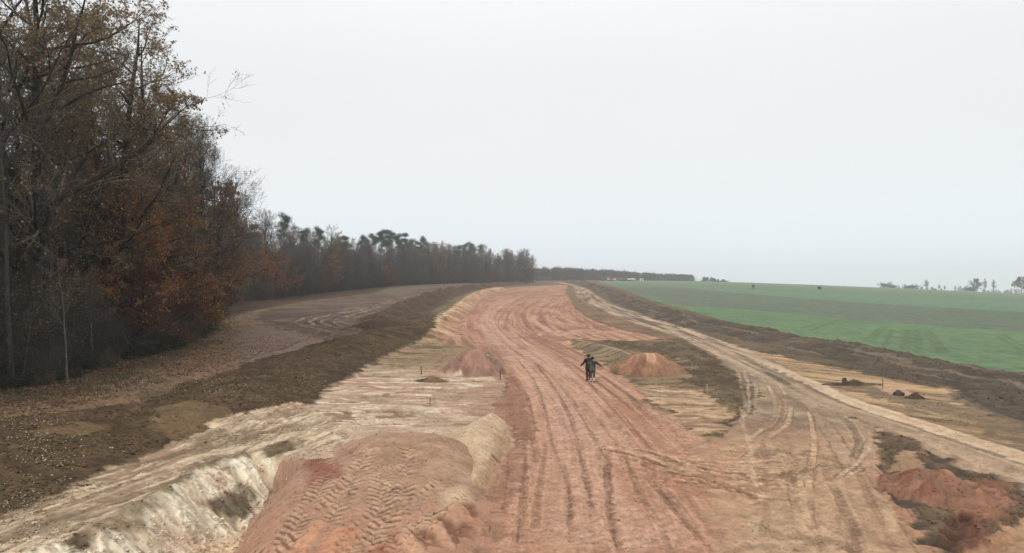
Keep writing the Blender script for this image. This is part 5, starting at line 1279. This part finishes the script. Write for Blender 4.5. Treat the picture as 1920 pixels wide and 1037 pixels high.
def person(label, x, y, h, rz, armL, armR, stance, jacket, trousers, shoes, hair, extra=None):
    """walking away: facing +Y. armL/armR: (elbow, wrist) positions for a 1.75 m body"""
    root = bpy.data.objects.new("person", None); COL.objects.link(root)
    V, E, R = [], [], []
    def add(p, r, parent=None):
        V.append(Vector(p)); R.append(r)
        if parent is not None: E.append((parent, len(V) - 1))
        return len(V) - 1
    pel = add((0, 0, .96), (.12, .09)); sp = add((0, .01, 1.12), (.11, .085), pel); ch = add((0, 0, 1.31), (.13, .09), sp)
    nb = add((0, -.005, 1.45), .060, ch); nk = add((0, .005, 1.52), .050, nb); hd = add((0, .02, 1.635), (.088, .108), nk); tp = add((0, .012, 1.725), (.072, .088), hd)
    nose = add((0, .125, 1.62), .012, hd)
    for s in (-1, 1): add((s * .085, .005, 1.62), .016, hd)
    arms = {}
    for s, (el, wr) in ((-1, armL), (1, armR)):
        sh = add((s * .19, 0, 1.41), .062, ch); e = add(el, .045, sh); w = add(wr, .032, e)
        d = (Vector(wr) - Vector(el)).normalized(); palm = Vector(wr) + d * .07
        pm = add(palm, (.038, .020), w); side = d.cross(Vector((0, 0, 1))); side = side.normalized() if side.length > .1 else Vector((0, 1, 0))
        for k in range(4):
            b0 = add(palm + d * .035 + side * (.027 - .018 * k), .0095, pm); ln = (.036, .042, .039, .030)[k]
            b1 = add(V[b0] + d * ln + Vector((0, 0, -.006)), .0085, b0); add(V[b1] + d * ln * .7 + Vector((0, 0, -.016)), .007, b1)
        t0 = add(Vector(wr) + d * .035 + side * .040, .011, w); add(V[t0] + d * .045 + side * .016, .009, t0)
        arms[s] = (sh, e, w)
    legs = {}
    for s in (-1, 1):
        kn, an, to = stance[s]
        hp = add((s * .09, 0, .90), .085, pel); k = add(kn, .058, hp); a = add(an, .040, k); t = add(to, .032, a); legs[s] = (hp, k, a, t)
    link("body", skin_mesh("body", V, E, R), root).data.materials.append(SKINM)
    def loft(rings, k=18, cap=True):
        V_, F_ = [], []; a = np.arange(k) * 2 * math.pi / k
        for (cx, cy, cz, rx, ry) in rings: V_.append(np.stack([cx + rx * np.cos(a), cy + ry * np.sin(a), np.full(k, cz)], 1))
        for q in range(len(rings) - 1):
            for j in range(k): F_.append([q * k + j, q * k + (j + 1) % k, (q + 1) * k + (j + 1) % k, (q + 1) * k + j])
        return np.vstack(V_), np.array(F_)
    def wrinkle(V_, amp):
        V_ = np.array(V_, float); n_ = np.sin(V_[:, 2] * 46 + V_[:, 0] * 19) * np.sin(V_[:, 2] * 17 + V_[:, 1] * 31 + 1.3)
        V_[:, :2] *= (1 + amp * n_)[:, None]; return V_
    def limb(pts, rad, k=12):
        P_ = resample(np.array([tuple(p) for p in pts]), .05); s_ = np.concatenate([[0], np.cumsum(np.linalg.norm(np.diff(P_, axis=0), axis=1))]); s_ /= s_[-1]
        r_ = np.interp(s_, np.linspace(0, 1, len(rad)), rad); r_ = r_ * (1 + .05 * np.sin(s_ * 38) * np.sin(s_ * 13 + 1))
        return tubes(P_[None], r_[None], k)
    jk = [loft([(0, 0, .80, .225, .168), (0, 0, .86, .222, .165), (0, .005, .98, .205, .152), (0, .01, 1.12, .195, .140), (0, .005, 1.26, .205, .138), (0, 0, 1.38, .205, .125), (0, -.005, 1.45, .150, .100), (0, -.005, 1.50, .078, .075), (0, 0, 1.53, .066, .066)])]
    jk[0] = (wrinkle(jk[0][0], .025), jk[0][1])
    for s in (-1, 1):
        sh_, e_, w_ = (V[q] for q in arms[s]); jk.append(limb([Vector((s * .12, 0, 1.40)), sh_, e_, w_], [.085, .095, .080, .068, .060, .050]))
    link("jacket", mesh_np("jacket", *join(jk), jacket), root)
    tr = [loft([(0, 0, .78, .180, .135), (0, 0, .86, .182, .138), (0, 0, .98, .165, .125)])]
    for s in (-1, 1):
        hp_, k_, a_, t_ = (V[q] for q in legs[s]); tr.append(limb([hp_ + Vector((0, 0, .03)), k_, a_ + Vector((0, 0, -.02))], [.112, .100, .082, .074, .066, .062]))
    link("trousers", mesh_np("trousers", *join(tr), trousers), root)
    for s in (-1, 1):
        a_, t_ = V[legs[s][2]], V[legs[s][3]]; dv = (t_ - a_); hl = a_ - Vector((dv.x, dv.y, 0)) * .35
        P_ = np.array([[(hl.x, hl.y, a_.z - .035), (a_.x, a_.y, a_.z - .02), ((a_.x + t_.x) / 2, (a_.y + t_.y) / 2, a_.z - .035), (t_.x, t_.y, a_.z - .045), (t_.x + dv.x * .25, t_.y + dv.y * .25, a_.z - .05)]])
        sv, sf = tubes(P_, np.array([[.034, .058, .052, .046, .020]]), 10); sv[:, 2] = np.maximum(sv[:, 2], a_.z - .085)
        sh1 = limb([a_ + Vector((0, 0, .08)), a_ + Vector((0, 0, -.03))], [.058, .056], 10)
        link("shoe", mesh_np("shoe", *join([(sv, sf), sh1]), shoes), root)
    bm = bmesh.new(); bmesh.ops.create_uvsphere(bm, u_segments=16, v_segments=12, radius=1)
    for v in bm.verts: v.co = Vector((v.co.x * .098, v.co.y * .118 + .005, v.co.z * .122 + 1.655))
    bmesh.ops.delete(bm, geom=[v for v in bm.verts if (v.co.y > .045 and v.co.z < 1.70) or v.co.z < 1.575], context='VERTS')
    me = bpy.data.meshes.new("hair"); bm.to_mesh(me); bm.free(); me.polygons.foreach_set("use_smooth", np.ones(len(me.polygons), bool)); me.materials.append(hair); link("hair", me, root)
    for s in (-1, 1):
        bm = bmesh.new(); bmesh.ops.create_uvsphere(bm, u_segments=8, v_segments=6, radius=.012, matrix=Matrix.Translation((s * .032, .108, 1.645)))
        me = bpy.data.meshes.new("eye"); bm.to_mesh(me); bm.free(); link("eye", me, root).data.materials.append(plain("eye_white", (.6, .6, .6)))
    if extra: extra(root, V, legs, limb)
    root.location = (x, y, float(zground(x, y)[0]) - .01); root.rotation_euler = (0, 0, rz); root.scale = (h / 1.78,) * 3
    return tag(root, label, "person")
CAMO = plain("camouflage", (.10, .11, .085), .9, np.array((.022, .028, .024)), 6.)
BLACKJ = plain("black_jacket", (.020, .021, .026), .85); MAROON = plain("maroon_trousers", (.060, .012, .018), .9); GREYT = plain("grey_trousers", (.085, .078, .075), .9); BOOT = plain("black_boots", (.012, .012, .012), .6)
HAIRD = plain("dark_hair", (.012, .010, .009), .8); PALEG = plain("pale_gaiters", (.50, .48, .50), .9); REDG = plain("red_lining", (.12, .012, .02), .9)
st1_ = {-1: ((-.10, .03, .50), (-.10, -.02, .09), (-.11, .13, .045)), 1: ((.09, .12, .50), (.09, .16, .10), (.10, .31, .045))}
st2_ = {-1: ((-.10, .10, .50), (-.10, .13, .09), (-.11, .28, .045)), 1: ((.10, .02, .50), (.10, -.08, .10), (.11, .07, .045))}
pL = U(1103.5, 714); pR = U(1111, 717.5)
person("walker in a black jacket and dark maroon trousers, left arm held out", pL[0], pL[1], 1.80, .06, ((-.34, .0, 1.18), (-.50, .10, 1.00)), ((.29, .02, 1.16), (.20, .17, 1.02)), st1_, BLACKJ, MAROON, BOOT, HAIRD)
def gaiters(root, V, legs, limb):
    for s in (-1, 1):
        a, b = V[legs[s][1]], V[legs[s][2]]
        link("gaiter", mesh_np("gaiter", *limb([a.lerp(b, .42), a.lerp(b, .7), a.lerp(b, .98)], [.082, .080, .074, .070])), root).data.materials.append(PALEG)
person("walker in a camouflage jacket and grey trousers, right arm stretched out", pR[0], pR[1], 1.72, -.05, ((-.26, .06, 1.18), (-.20, .16, 1.00)), ((.42, -.01, 1.26), (.64, .04, 1.12)), st2_, CAMO, GREYT, BOOT, HAIRD, gaiters)

# ------------------------------------------------------------------ survey stakes
def box(V, F, c, s, R_=None):
    o = len(V); c = Vector(c)
    for dx in (-1, 1):
        for dy in (-1, 1):
            for dz in (-1, 1):
                v = Vector((dx * s[0] / 2, dy * s[1] / 2, dz * s[2] / 2)); V.append(c + (R_ @ v if R_ else v))
    for f in ((0, 1, 3, 2), (4, 6, 7, 5), (0, 4, 5, 1), (2, 3, 7, 6), (0, 2, 6, 4), (1, 5, 7, 3)): F.append([o + k for k in f])
def bmesh_obj(name, V, F, mat, parent=None, bev=.0):
    me = bpy.data.meshes.new(name); me.from_pydata([tuple(v) for v in V], [], F); me.update()
    if bev:
        bm = bmesh.new(); bm.from_mesh(me); bmesh.ops.bevel(bm, geom=bm.edges[:], offset=bev, segments=2, profile=.6, affect='EDGES'); bm.to_mesh(me); bm.free()
    me.materials.append(mat)
    return link(name, me, parent)
WOODS = plain("stake_wood", (.14, .09, .06), .9); WOODP = plain("pale_stake_wood", (.42, .36, .26), .9); WOODY = plain("yellow_paint", (.48, .34, .10), .8); WOODD = plain("dark_stake_wood", (.055, .038, .030), .9)
for px, y0, y1, w, mt, lb in [(790, 688, 703, .07, WOODD, "dark wooden stake by the low brown mound on the pale plain"), (938, 694, 711, .06, WOODD, "dark wooden stake at the right foot of the left conical heap"),
                              (806, 745, 759.5, .045, WOODS, "thin brown stake out on the pale streaked plain"), (1326, 722, 737, .08, WOODP, "pale wooden stake where dark topsoil meets the right plain"),
                              (1655, 710, 728, .05, WOODS, "thin reddish brown stake between the dark earth mounds"), (368, 687, 707, .05, WOODY, "yellow marker stake in the leaf litter before the near wood")]:
    p = U(px, y1, .6 if px == 368 else 0); z = float(zground(*p)[0]); h = max(.4, (y1 - y0) * p[1] / FPX + .05)
    V, F = [], []; t = w / 2
    P = np.array([[[0, 0, -.25], [.004, 0, h * .5], [.012, .004, h * .93], [.012, .004, h]]]); 
    V, F = tubes(P, np.array([[t, t, t * .95, t * .35]]), 6)
    o = link("survey_stake", mesh_np("survey_stake", V, F, mt, False), None, (p[0], p[1], z)); o.rotation_euler = (.03, -.03, px)
    tag(o, lb, "stake")
# stump-like lumps on the dark mounds
def lump(px, py, r, h, mat, name, label, cat, seed):
    bm = bmesh.new(); bmesh.ops.create_icosphere(bm, subdivisions=3, radius=1)
    for v in bm.verts:
        n_ = fbm(np.array([v.co.x * 1.3 + seed]), np.array([v.co.y * 1.3 + v.co.z]), 1.0, 3, seed)[0]
        v.co = Vector((v.co.x * r, v.co.y * r, v.co.z * h)) * (1 + .35 * n_)
    me = bpy.data.meshes.new(name); bm.to_mesh(me); bm.free(); me.materials.append(mat); p = U(px, py)
    o = link(name, me, None, (p[0], p[1], float(zground(*p)[0]) + h * .4)); return tag(o, label, cat)
CLODM = plain("dark_clod", (.11, .085, .065), .95, np.array((.06, .047, .037)), 6)
lump(1584, 718, .16, .22, CLODM, "earth_clod", "dark clod of earth sitting on the long low mound", "earth clod", 3)
lump(1717, 744, .18, .18, CLODM, "earth_clod", "dark round clod on the right hand earth lump", "earth clod", 5)
lump(1685, 741, .3, .2, CLODM, "earth_clod", "flat brown clod left of the right hand earth lump", "earth clod", 6)
for k, (px, py) in enumerate([(1258, 672), (904, 774), (916, 770), (1300, 716), (1355, 733), (1372, 748)]): pass

# ------------------------------------------------------------------ raised hide out on the field
HIDE = plain("weathered_boards", (.07, .065, .06), .9)
hx, hy = pxX(1412, 330), 330.0
hr_ = bpy.data.objects.new("raised_hide", None); COL.objects.link(hr_); hr_.location = (hx, hy, float(zground(hx, hy)[0]))
hr_.scale = (.72, .72, .72)
tag(hr_, "small dark raised hide standing on legs out in the green field", "raised hide")
for sx in (-1, 1):
    for sy in (-1, 1):
        V, F = tubes(np.array([[[sx * .85, sy * .75, -.2], [sx * .6, sy * .55, 2.0]]]), np.array([[.07, .06]]), 6); link("leg", mesh_np("leg", V, F, HIDE), hr_)
V, F = [], []; box(V, F, (0, 0, 2.05), (1.5, 1.4, .1)); bmesh_obj("platform", V, F, HIDE, hr_)
V, F = [], []
for sx, sy, w, d in ((-.66, 0, .06, 1.3), (.66, 0, .06, 1.3), (0, .62, 1.26, .06), (0, -.62, 1.26, .06)): box(V, F, (sx, sy, 2.5), (w, d, .8))
bmesh_obj("cabin", V, F, HIDE, hr_)
V, F = [], []; box(V, F, (0, 0, 3.42), (1.7, 1.6, .10), Matrix.Rotation(.15, 3, 'X')); bmesh_obj("roof", V, F, HIDE, hr_)
V, F = [], []
for sx in (-.62, .62):
    for sy in (-.58, .58): box(V, F, (sx, sy, 3.1), (.07, .07, .5))
bmesh_obj("roof_post", V, F, HIDE, hr_)
V, F = [], []
for sx in (-.2, .2): box(V, F, (sx, -1.0, 1.0), (.05, .05, 2.2), Matrix.Rotation(.3, 3, 'X'))
for k in range(6): box(V, F, (0, -1.28 + .10 * k, .25 + .32 * k), (.4, .04, .04))
bmesh_obj("ladder", V, F, HIDE, hr_)

# ------------------------------------------------------------------ machines at the far end of the site
ORG = plain("orange_paint", (.30, .15, .10), .6, np.array((.24, .12, .09))); YLW = plain("yellow_machine_paint", (.55, .33, .05), .5); WHT = plain("white_paint", (.72, .72, .72), .5, np.array((.62, .62, .62)))
DRK = plain("track_rubber", (.03, .03, .03), .8); GLS = plain("dark_glass", (.03, .04, .05), .15, spec=.6); RDP = plain("red_paint", (.24, .10, .085), .6); STL = plain("worn_steel", (.16, .15, .14), .5)
def excavator(px, Y, rz, paint, label):
    r = bpy.data.objects.new("excavator", None); COL.objects.link(r); x = pxX(px, Y); r.location = (x, Y, float(zground(x, Y)[0])); r.rotation_euler = (0, 0, rz)
    for s in (-1, 1):
        V, F = [], []; box(V, F, (0, s * 1.3, .5), (4.2, .6, 1.0)); bmesh_obj("crawler_track", V, F, DRK, r, .25)
    V, F = [], []; box(V, F, (-.5, 0, 1.75), (3.6, 2.8, 1.3)); bmesh_obj("body", V, F, paint, r, .15)
    V, F = [], []; box(V, F, (-2.5, 0, 1.7), (.9, 2.6, 1.2)); bmesh_obj("counterweight", V, F, STL, r, .2)
    V, F = [], []; box(V, F, (.75, .8, 2.6), (1.7, 1.1, 1.7)); cb = bmesh_obj("cab", V, F, paint, r, .1)
    V, F = [], []; box(V, F, (.85, .8, 2.9), (1.6, 1.16, .8)); bmesh_obj("window", V, F, GLS, cb, .05)
    for nm, pts, w in (("boom", [(1.2, -.2, 1.9), (2.9, -.2, 4.6), (4.9, -.2, 5.0)], .5), ("stick", [(4.7, -.2, 5.1), (6.4, -.2, 2.6)], .36)):
        V, F = [], []
        for a, b in zip(pts[:-1], pts[1:]):
            a, b = Vector(a), Vector(b); d = b - a; box(V, F, (a + b) / 2, (d.length + .2, w, w), d.to_track_quat('X', 'Z').to_matrix())
        bmesh_obj(nm, V, F, paint, r)
    V, F = [], []; box(V, F, (6.3, -.2, 2.1), (1.0, 1.2, 1.0), Matrix.Rotation(.5, 3, 'Y')); bmesh_obj("bucket", V, F, STL, r, .2)
    return tag(r, label, "excavator")
def dump_truck(px, Y, rz, cabp, bedp, label):
    r = bpy.data.objects.new("dump_truck", None); COL.objects.link(r); x = pxX(px, Y); r.location = (x, Y, float(zground(x, Y)[0])); r.rotation_euler = (0, 0, rz)
    V, F = [], []; box(V, F, (0, 0, 1.0), (7.6, 1.0, .35)); bmesh_obj("chassis", V, F, DRK, r)
    V, F = [], []; box(V, F, (2.9, 0, 2.0), (2.0, 2.4, 2.1)); cb = bmesh_obj("cab", V, F, cabp, r, .18)
    V, F = [], []; box(V, F, (3.1, 0, 2.45), (1.75, 2.46, .75)); bmesh_obj("window", V, F, GLS, cb, .06)
    bm = bmesh.new()
    vs = [bm.verts.new(v) for v in [(-4, -1.25, 1.5), (1.5, -1.1, 1.25), (1.5, 1.1, 1.25), (-4, 1.25, 1.5), (-4.4, -1.4, 2.7), (1.7, -1.4, 3.0), (1.7, 1.4, 3.0), (-4.4, 1.4, 2.7)]]
    for f in ((0, 3, 2, 1), (0, 1, 5, 4), (1, 2, 6, 5), (2, 3, 7, 6), (3, 0, 4, 7), (4, 5, 6, 7)): bm.faces.new([vs[k] for k in f])
    me = bpy.data.meshes.new("dump_bed"); bm.to_mesh(me); bm.free(); me.materials.append(bedp); link("dump_bed", me, r)
    for wx in (-3, -1.6, 2.7):
        for s in (-1, 1):
            a = np.linspace(0, 2 * math.pi, 17)[:-1]; V = []; F = []
            for yy in (-.2, .2):
                for q in a: V.append((wx + .55 * math.cos(q), s * 1.05 + yy, .55 + .55 * math.sin(q)))
            n_ = 16; F = [[k, (k + 1) % n_, n_ + (k + 1) % n_, n_ + k] for k in range(n_)] + [list(range(n_))[::-1], list(range(n_, 2 * n_))]
            bmesh_obj("wheel", V, F, DRK, r)
    return tag(r, label, "dump truck")
excavator(1146, 690, 2.6, ORG, "orange excavator with raised boom at the far end of the site"); excavator(1170, 700, .5, RDP, "red excavator right of the orange one at the far end")
dump_truck(1135, 685, .15, WHT, STL, "white cabbed dump truck at the left end of the far machines"); dump_truck(1158, 680, 3.0, WHT, ORG, "dump truck with an orange bed between the far excavators"); dump_truck(1184, 690, .1, WHT, WHT, "all white dump truck at the right end of the far machines")
sx_, sy_ = pxX(1203, 700), 700.
sc_ = bpy.data.objects.new("site_cabin", None); COL.objects.link(sc_); sc_.location = (sx_, sy_, float(zground(sx_, sy_)[0])); sc_.rotation_euler = (0, 0, .3)
V, F = [], []; box(V, F, (0, 0, 1.45), (3.0, 2.4, 2.7)); bmesh_obj("wall", V, F, WHT, sc_, .06)
V, F = [], []; box(V, F, (0, 0, 2.9), (3.2, 2.6, .16)); bmesh_obj("roof", V, F, STL, sc_)
V, F = [], []; box(V, F, (-.7, -1.22, 1.15), (.85, .06, 2.0)); bmesh_obj("door", V, F, STL, sc_)
V, F = [], []; box(V, F, (.75, -1.22, 1.7), (.8, .06, .7)); bmesh_obj("window", V, F, GLS, sc_)
tag(sc_, "little white site cabin alone at the field's far edge", "site cabin")

# ------------------------------------------------------------------ fallen leaves, clods and crumbs lying on the soil
rngS = np.random.default_rng(77)
def vert_pick(w, n):
    p = np.clip(w, 0, None).astype(np.float64); p /= p.sum(); return rngS.choice(NV, n, p=p)
area = np.gradient(RR)[:, None] * RR[:, None] * np.gradient(AZ)[None]; area = np.abs(area).ravel()
infr = (np.abs(gx) < .80 * np.maximum(gy, .1)) & (gy > 13)
def scatter_leaves(name, label, w, n, size, mat, lift=.02):
    v = vert_pick(w * area * infr, n); sp = .12
    C = np.stack([gx[v] + rngS.uniform(-sp, sp, n), gy[v] + rngS.uniform(-sp, sp, n), np.zeros(n)], 1); C[:, 2] = zground(C[:, 0], C[:, 1]) + lift
    a = rngS.uniform(0, 6.28, n); d = np.stack([np.cos(a), np.sin(a), rngS.normal(0, .35, n)], 1); w_ = np.stack([-np.sin(a), np.cos(a), rngS.normal(0, .35, n)], 1)
    s = (size * rngS.uniform(.6, 1.4, n))[:, None]; up = np.array([0, 0, .25])
    V = np.stack([C - d * s, C + w_ * s * .55 + up * s, C + d * s, C - w_ * s * .55 + up * s * .6], 1).reshape(-1, 3)
    return tag(link(name, mesh_np(name, V, np.arange(4 * n).reshape(n, 4), mat, False)), label, "leaves", kind="stuff")
LF_FALL = leafmat("fallen_leaf", [(.16, .095, .05), (.28, .18, .10), (.10, .06, .035), (.36, .26, .16)], .1); LF_PALE = leafmat("pale_leaf", [(.48, .43, .35), (.62, .58, .50), (.30, .24, .17), (.40, .33, .24)], .1)
b4 = (glab == 4)
scatter_leaves("fallen_leaves", "pale fallen leaves scattered over the near topsoil bank", (b4 | ((glab == 0) & (gx < -12))) * smooth(60, 20, gy) * smooth(0., .7, .7 * N2 + .7 * N8), 2600, .034, LF_PALE)
ff = ((glab == 7) | ((glab == 0) & (gx < -21))) * smooth(90, 34, gd)
scatter_leaves("leaf_litter", "brown leaf litter on the ground before the near wood", ff * (gx > -45), 16000, .07, LF_FALL)
def scatter_grass(name, label, w, n, h, mat):
    v = vert_pick(w * area * infr, n); k = 5
    C = np.repeat(np.stack([gx[v], gy[v]], 1), k, 0) + rngS.normal(0, .06, (n * k, 2)); z = zground(C[:, 0], C[:, 1]); N = n * k
    a = rngS.uniform(0, 6.28, N); hh = h * rngS.uniform(.5, 1.4, N); d = rngS.normal(0, .35, (N, 2)) * hh[:, None]; w2 = .012 + .02 * rngS.uniform(0, 1, N)
    s = np.stack([np.cos(a) * w2, np.sin(a) * w2], 1)
    b0 = np.stack([C[:, 0] - s[:, 0], C[:, 1] - s[:, 1], z - .02], 1); b1 = np.stack([C[:, 0] + s[:, 0], C[:, 1] + s[:, 1], z - .02], 1)
    t1 = np.stack([C[:, 0] + d[:, 0] + s[:, 0] * .3, C[:, 1] + d[:, 1] + s[:, 1] * .3, z + hh], 1); t0 = np.stack([C[:, 0] + d[:, 0] - s[:, 0] * .3, C[:, 1] + d[:, 1] - s[:, 1] * .3, z + hh * .97], 1)
    V = np.stack([b0, b1, t1, t0], 1).reshape(-1, 3)
    return tag(link(name, mesh_np(name, V, np.arange(4 * N).reshape(N, 4), mat, False)), label, "grass", kind="stuff")
GRS = leafmat("dry_grass_blades", [(.13, .095, .06), (.20, .15, .095), (.10, .09, .05), (.26, .21, .14)], .15)
sdE = poly_sd(ffP, np.arange(NV)); edge_w = np.exp(-((sdE - .6) / 1.4) ** 2) * (glab != 4) * smooth(150, 30, gd) * smooth(-.2, .4, N2 + .7 * N8)
scatter_grass("dry_grass", "tufts of dry grass along the foot of the woods", edge_w, 800, .2, GRS)
def scatter_clods(name, label, w, n, smin, smax):
    v = vert_pick(w * area * infr, n)
    s = smin * (smax / smin) ** (rngS.uniform(0, 1, n) ** 2.2)
    C = np.stack([gx[v], gy[v], gz[v]], 1) + np.stack([rngS.uniform(-.1, .1, n), rngS.uniform(-.1, .1, n), .15 * s], 1); C[:, 2] = zground(C[:, 0], C[:, 1]) + .15 * s
    O = np.array([[1, 0, 0], [0, 1, 0], [-1, 0, 0], [0, -1, 0], [0, 0, 1], [0, 0, -1], [.62, .62, .5], [-.62, .62, .5], [-.62, -.62, .5], [.62, -.62, .5]], float)
    Fq = np.array([[0, 6, 4, 9], [1, 7, 4, 6], [2, 8, 4, 7], [3, 9, 4, 8]]); Ft = np.array([[0, 1, 6], [1, 2, 7], [2, 3, 8], [3, 0, 9], [1, 0, 5], [2, 1, 5], [3, 2, 5], [0, 3, 5]])
    V = C[:, None] + O[None] * s[:, None, None] * rngS.uniform(.6, 1.3, (n, 10, 1)) * np.array([1, 1, .75])
    off = np.arange(n)[:, None, None] * 10
    col_ = np.repeat(np.clip(gc[v] * rngS.uniform(.7, 1.25, (n, 1)), 0, 1), 10, 0)
    me = mesh_np(name, V.reshape(-1, 3), [(Fq[None] + off).reshape(-1, 4), (Ft[None] + off).reshape(-1, 3)], M_HEAP, False, attrs={"soil": col_})
    return tag(link(name, me), label, "clods", kind="stuff")
dark = smooth(.17, .08, gc.mean(1)) * np.where(glab == 6, .35, 1.) * (glab != 3) * (glab != 7) * (glab != 1) * (glab != 2) * (((glab >= 4) & (glab <= 6)) | (gx > 5)) * smooth(-.3, .5, N2 + .5 * N05)
scatter_clods("soil_clods", "crumbs and clods of earth on the banks and churned soil", dark * smooth(95, 20, gd), 16000, .016, .085)
scatter_clods("sand_crumbs", "crumbs of pale sand and soil on the cream bank", (glab == 0) * (gx < -5) * (gx > -16) * smooth(40, 22, gy) * smooth(-.2, .5, N2 + .6 * N05), 7000, .012, .07)
scatter_clods("soil_crumbs", "small crumbs of marl and sand on the driven ground", (glab < 3) * smooth(60, 18, gd) * smooth(-.2, .6, N2 + .5 * N8), 12000, .010, .045)

hv = np.concatenate([h_[0][h_[3] > .03] for h_ in HEAPS]); hzz = np.concatenate([h_[1][h_[3] > .03] for h_ in HEAPS]); hcc = np.concatenate([h_[2][h_[3] > .03] for h_ in HEAPS])
def heap_crumbs(n):
    k = rngS.choice(len(hv), n, p=(area[hv] / area[hv].sum())); s = .010 * 5 ** (rngS.uniform(0, 1, n) ** 2.4)
    C = np.stack([gx[hv[k]], gy[hv[k]], hzz[k] + .2 * s], 1)
    O = np.array([[1, 0, 0], [0, 1, 0], [-1, 0, 0], [0, -1, 0], [0, 0, 1], [0, 0, -1]], float)
    F = np.array([[0, 1, 4], [1, 2, 4], [2, 3, 4], [3, 0, 4], [1, 0, 5], [2, 1, 5], [3, 2, 5], [0, 3, 5]])
    V = C[:, None] + O[None] * s[:, None, None] * rngS.uniform(.6, 1.4, (n, 6, 1))
    me = mesh_np("heap_crumbs", V.reshape(-1, 3), (F[None] + np.arange(n)[:, None, None] * 6).reshape(-1, 3), M_HEAP, False, attrs={"soil": np.repeat(np.clip(hcc[k] * rngS.uniform(.7, 1.25, (n, 1)), 0, 1), 6, 0)})
    return tag(link("heap_crumbs", me), "crumbs of marl lying on the heaps", "crumbs", kind="stuff")
heap_crumbs(5000)

# ------------------------------------------------------------------ haze
lo, hi = float(gz.min()) - 1.0, 42.0
V, F = [], []; box(V, F, (0, 0, (lo + hi) / 2), (3200, 3200, hi - lo))
hm = bpy.data.materials.new("haze"); hm.use_nodes = True; hn, hl = hm.node_tree.nodes, hm.node_tree.links; hn.clear()
ho = hn.new("ShaderNodeOutputMaterial"); pv = hn.new("ShaderNodeVolumePrincipled")
pv.inputs["Color"].default_value = (.94, .97, 1.0, 1); pv.inputs["Density"].default_value = .00038; pv.inputs["Anisotropy"].default_value = 0.0
hl.new(pv.outputs[0], ho.inputs["Volume"])
hz = bmesh_obj("haze", V, F, hm); hz["kind"] = "stuff"
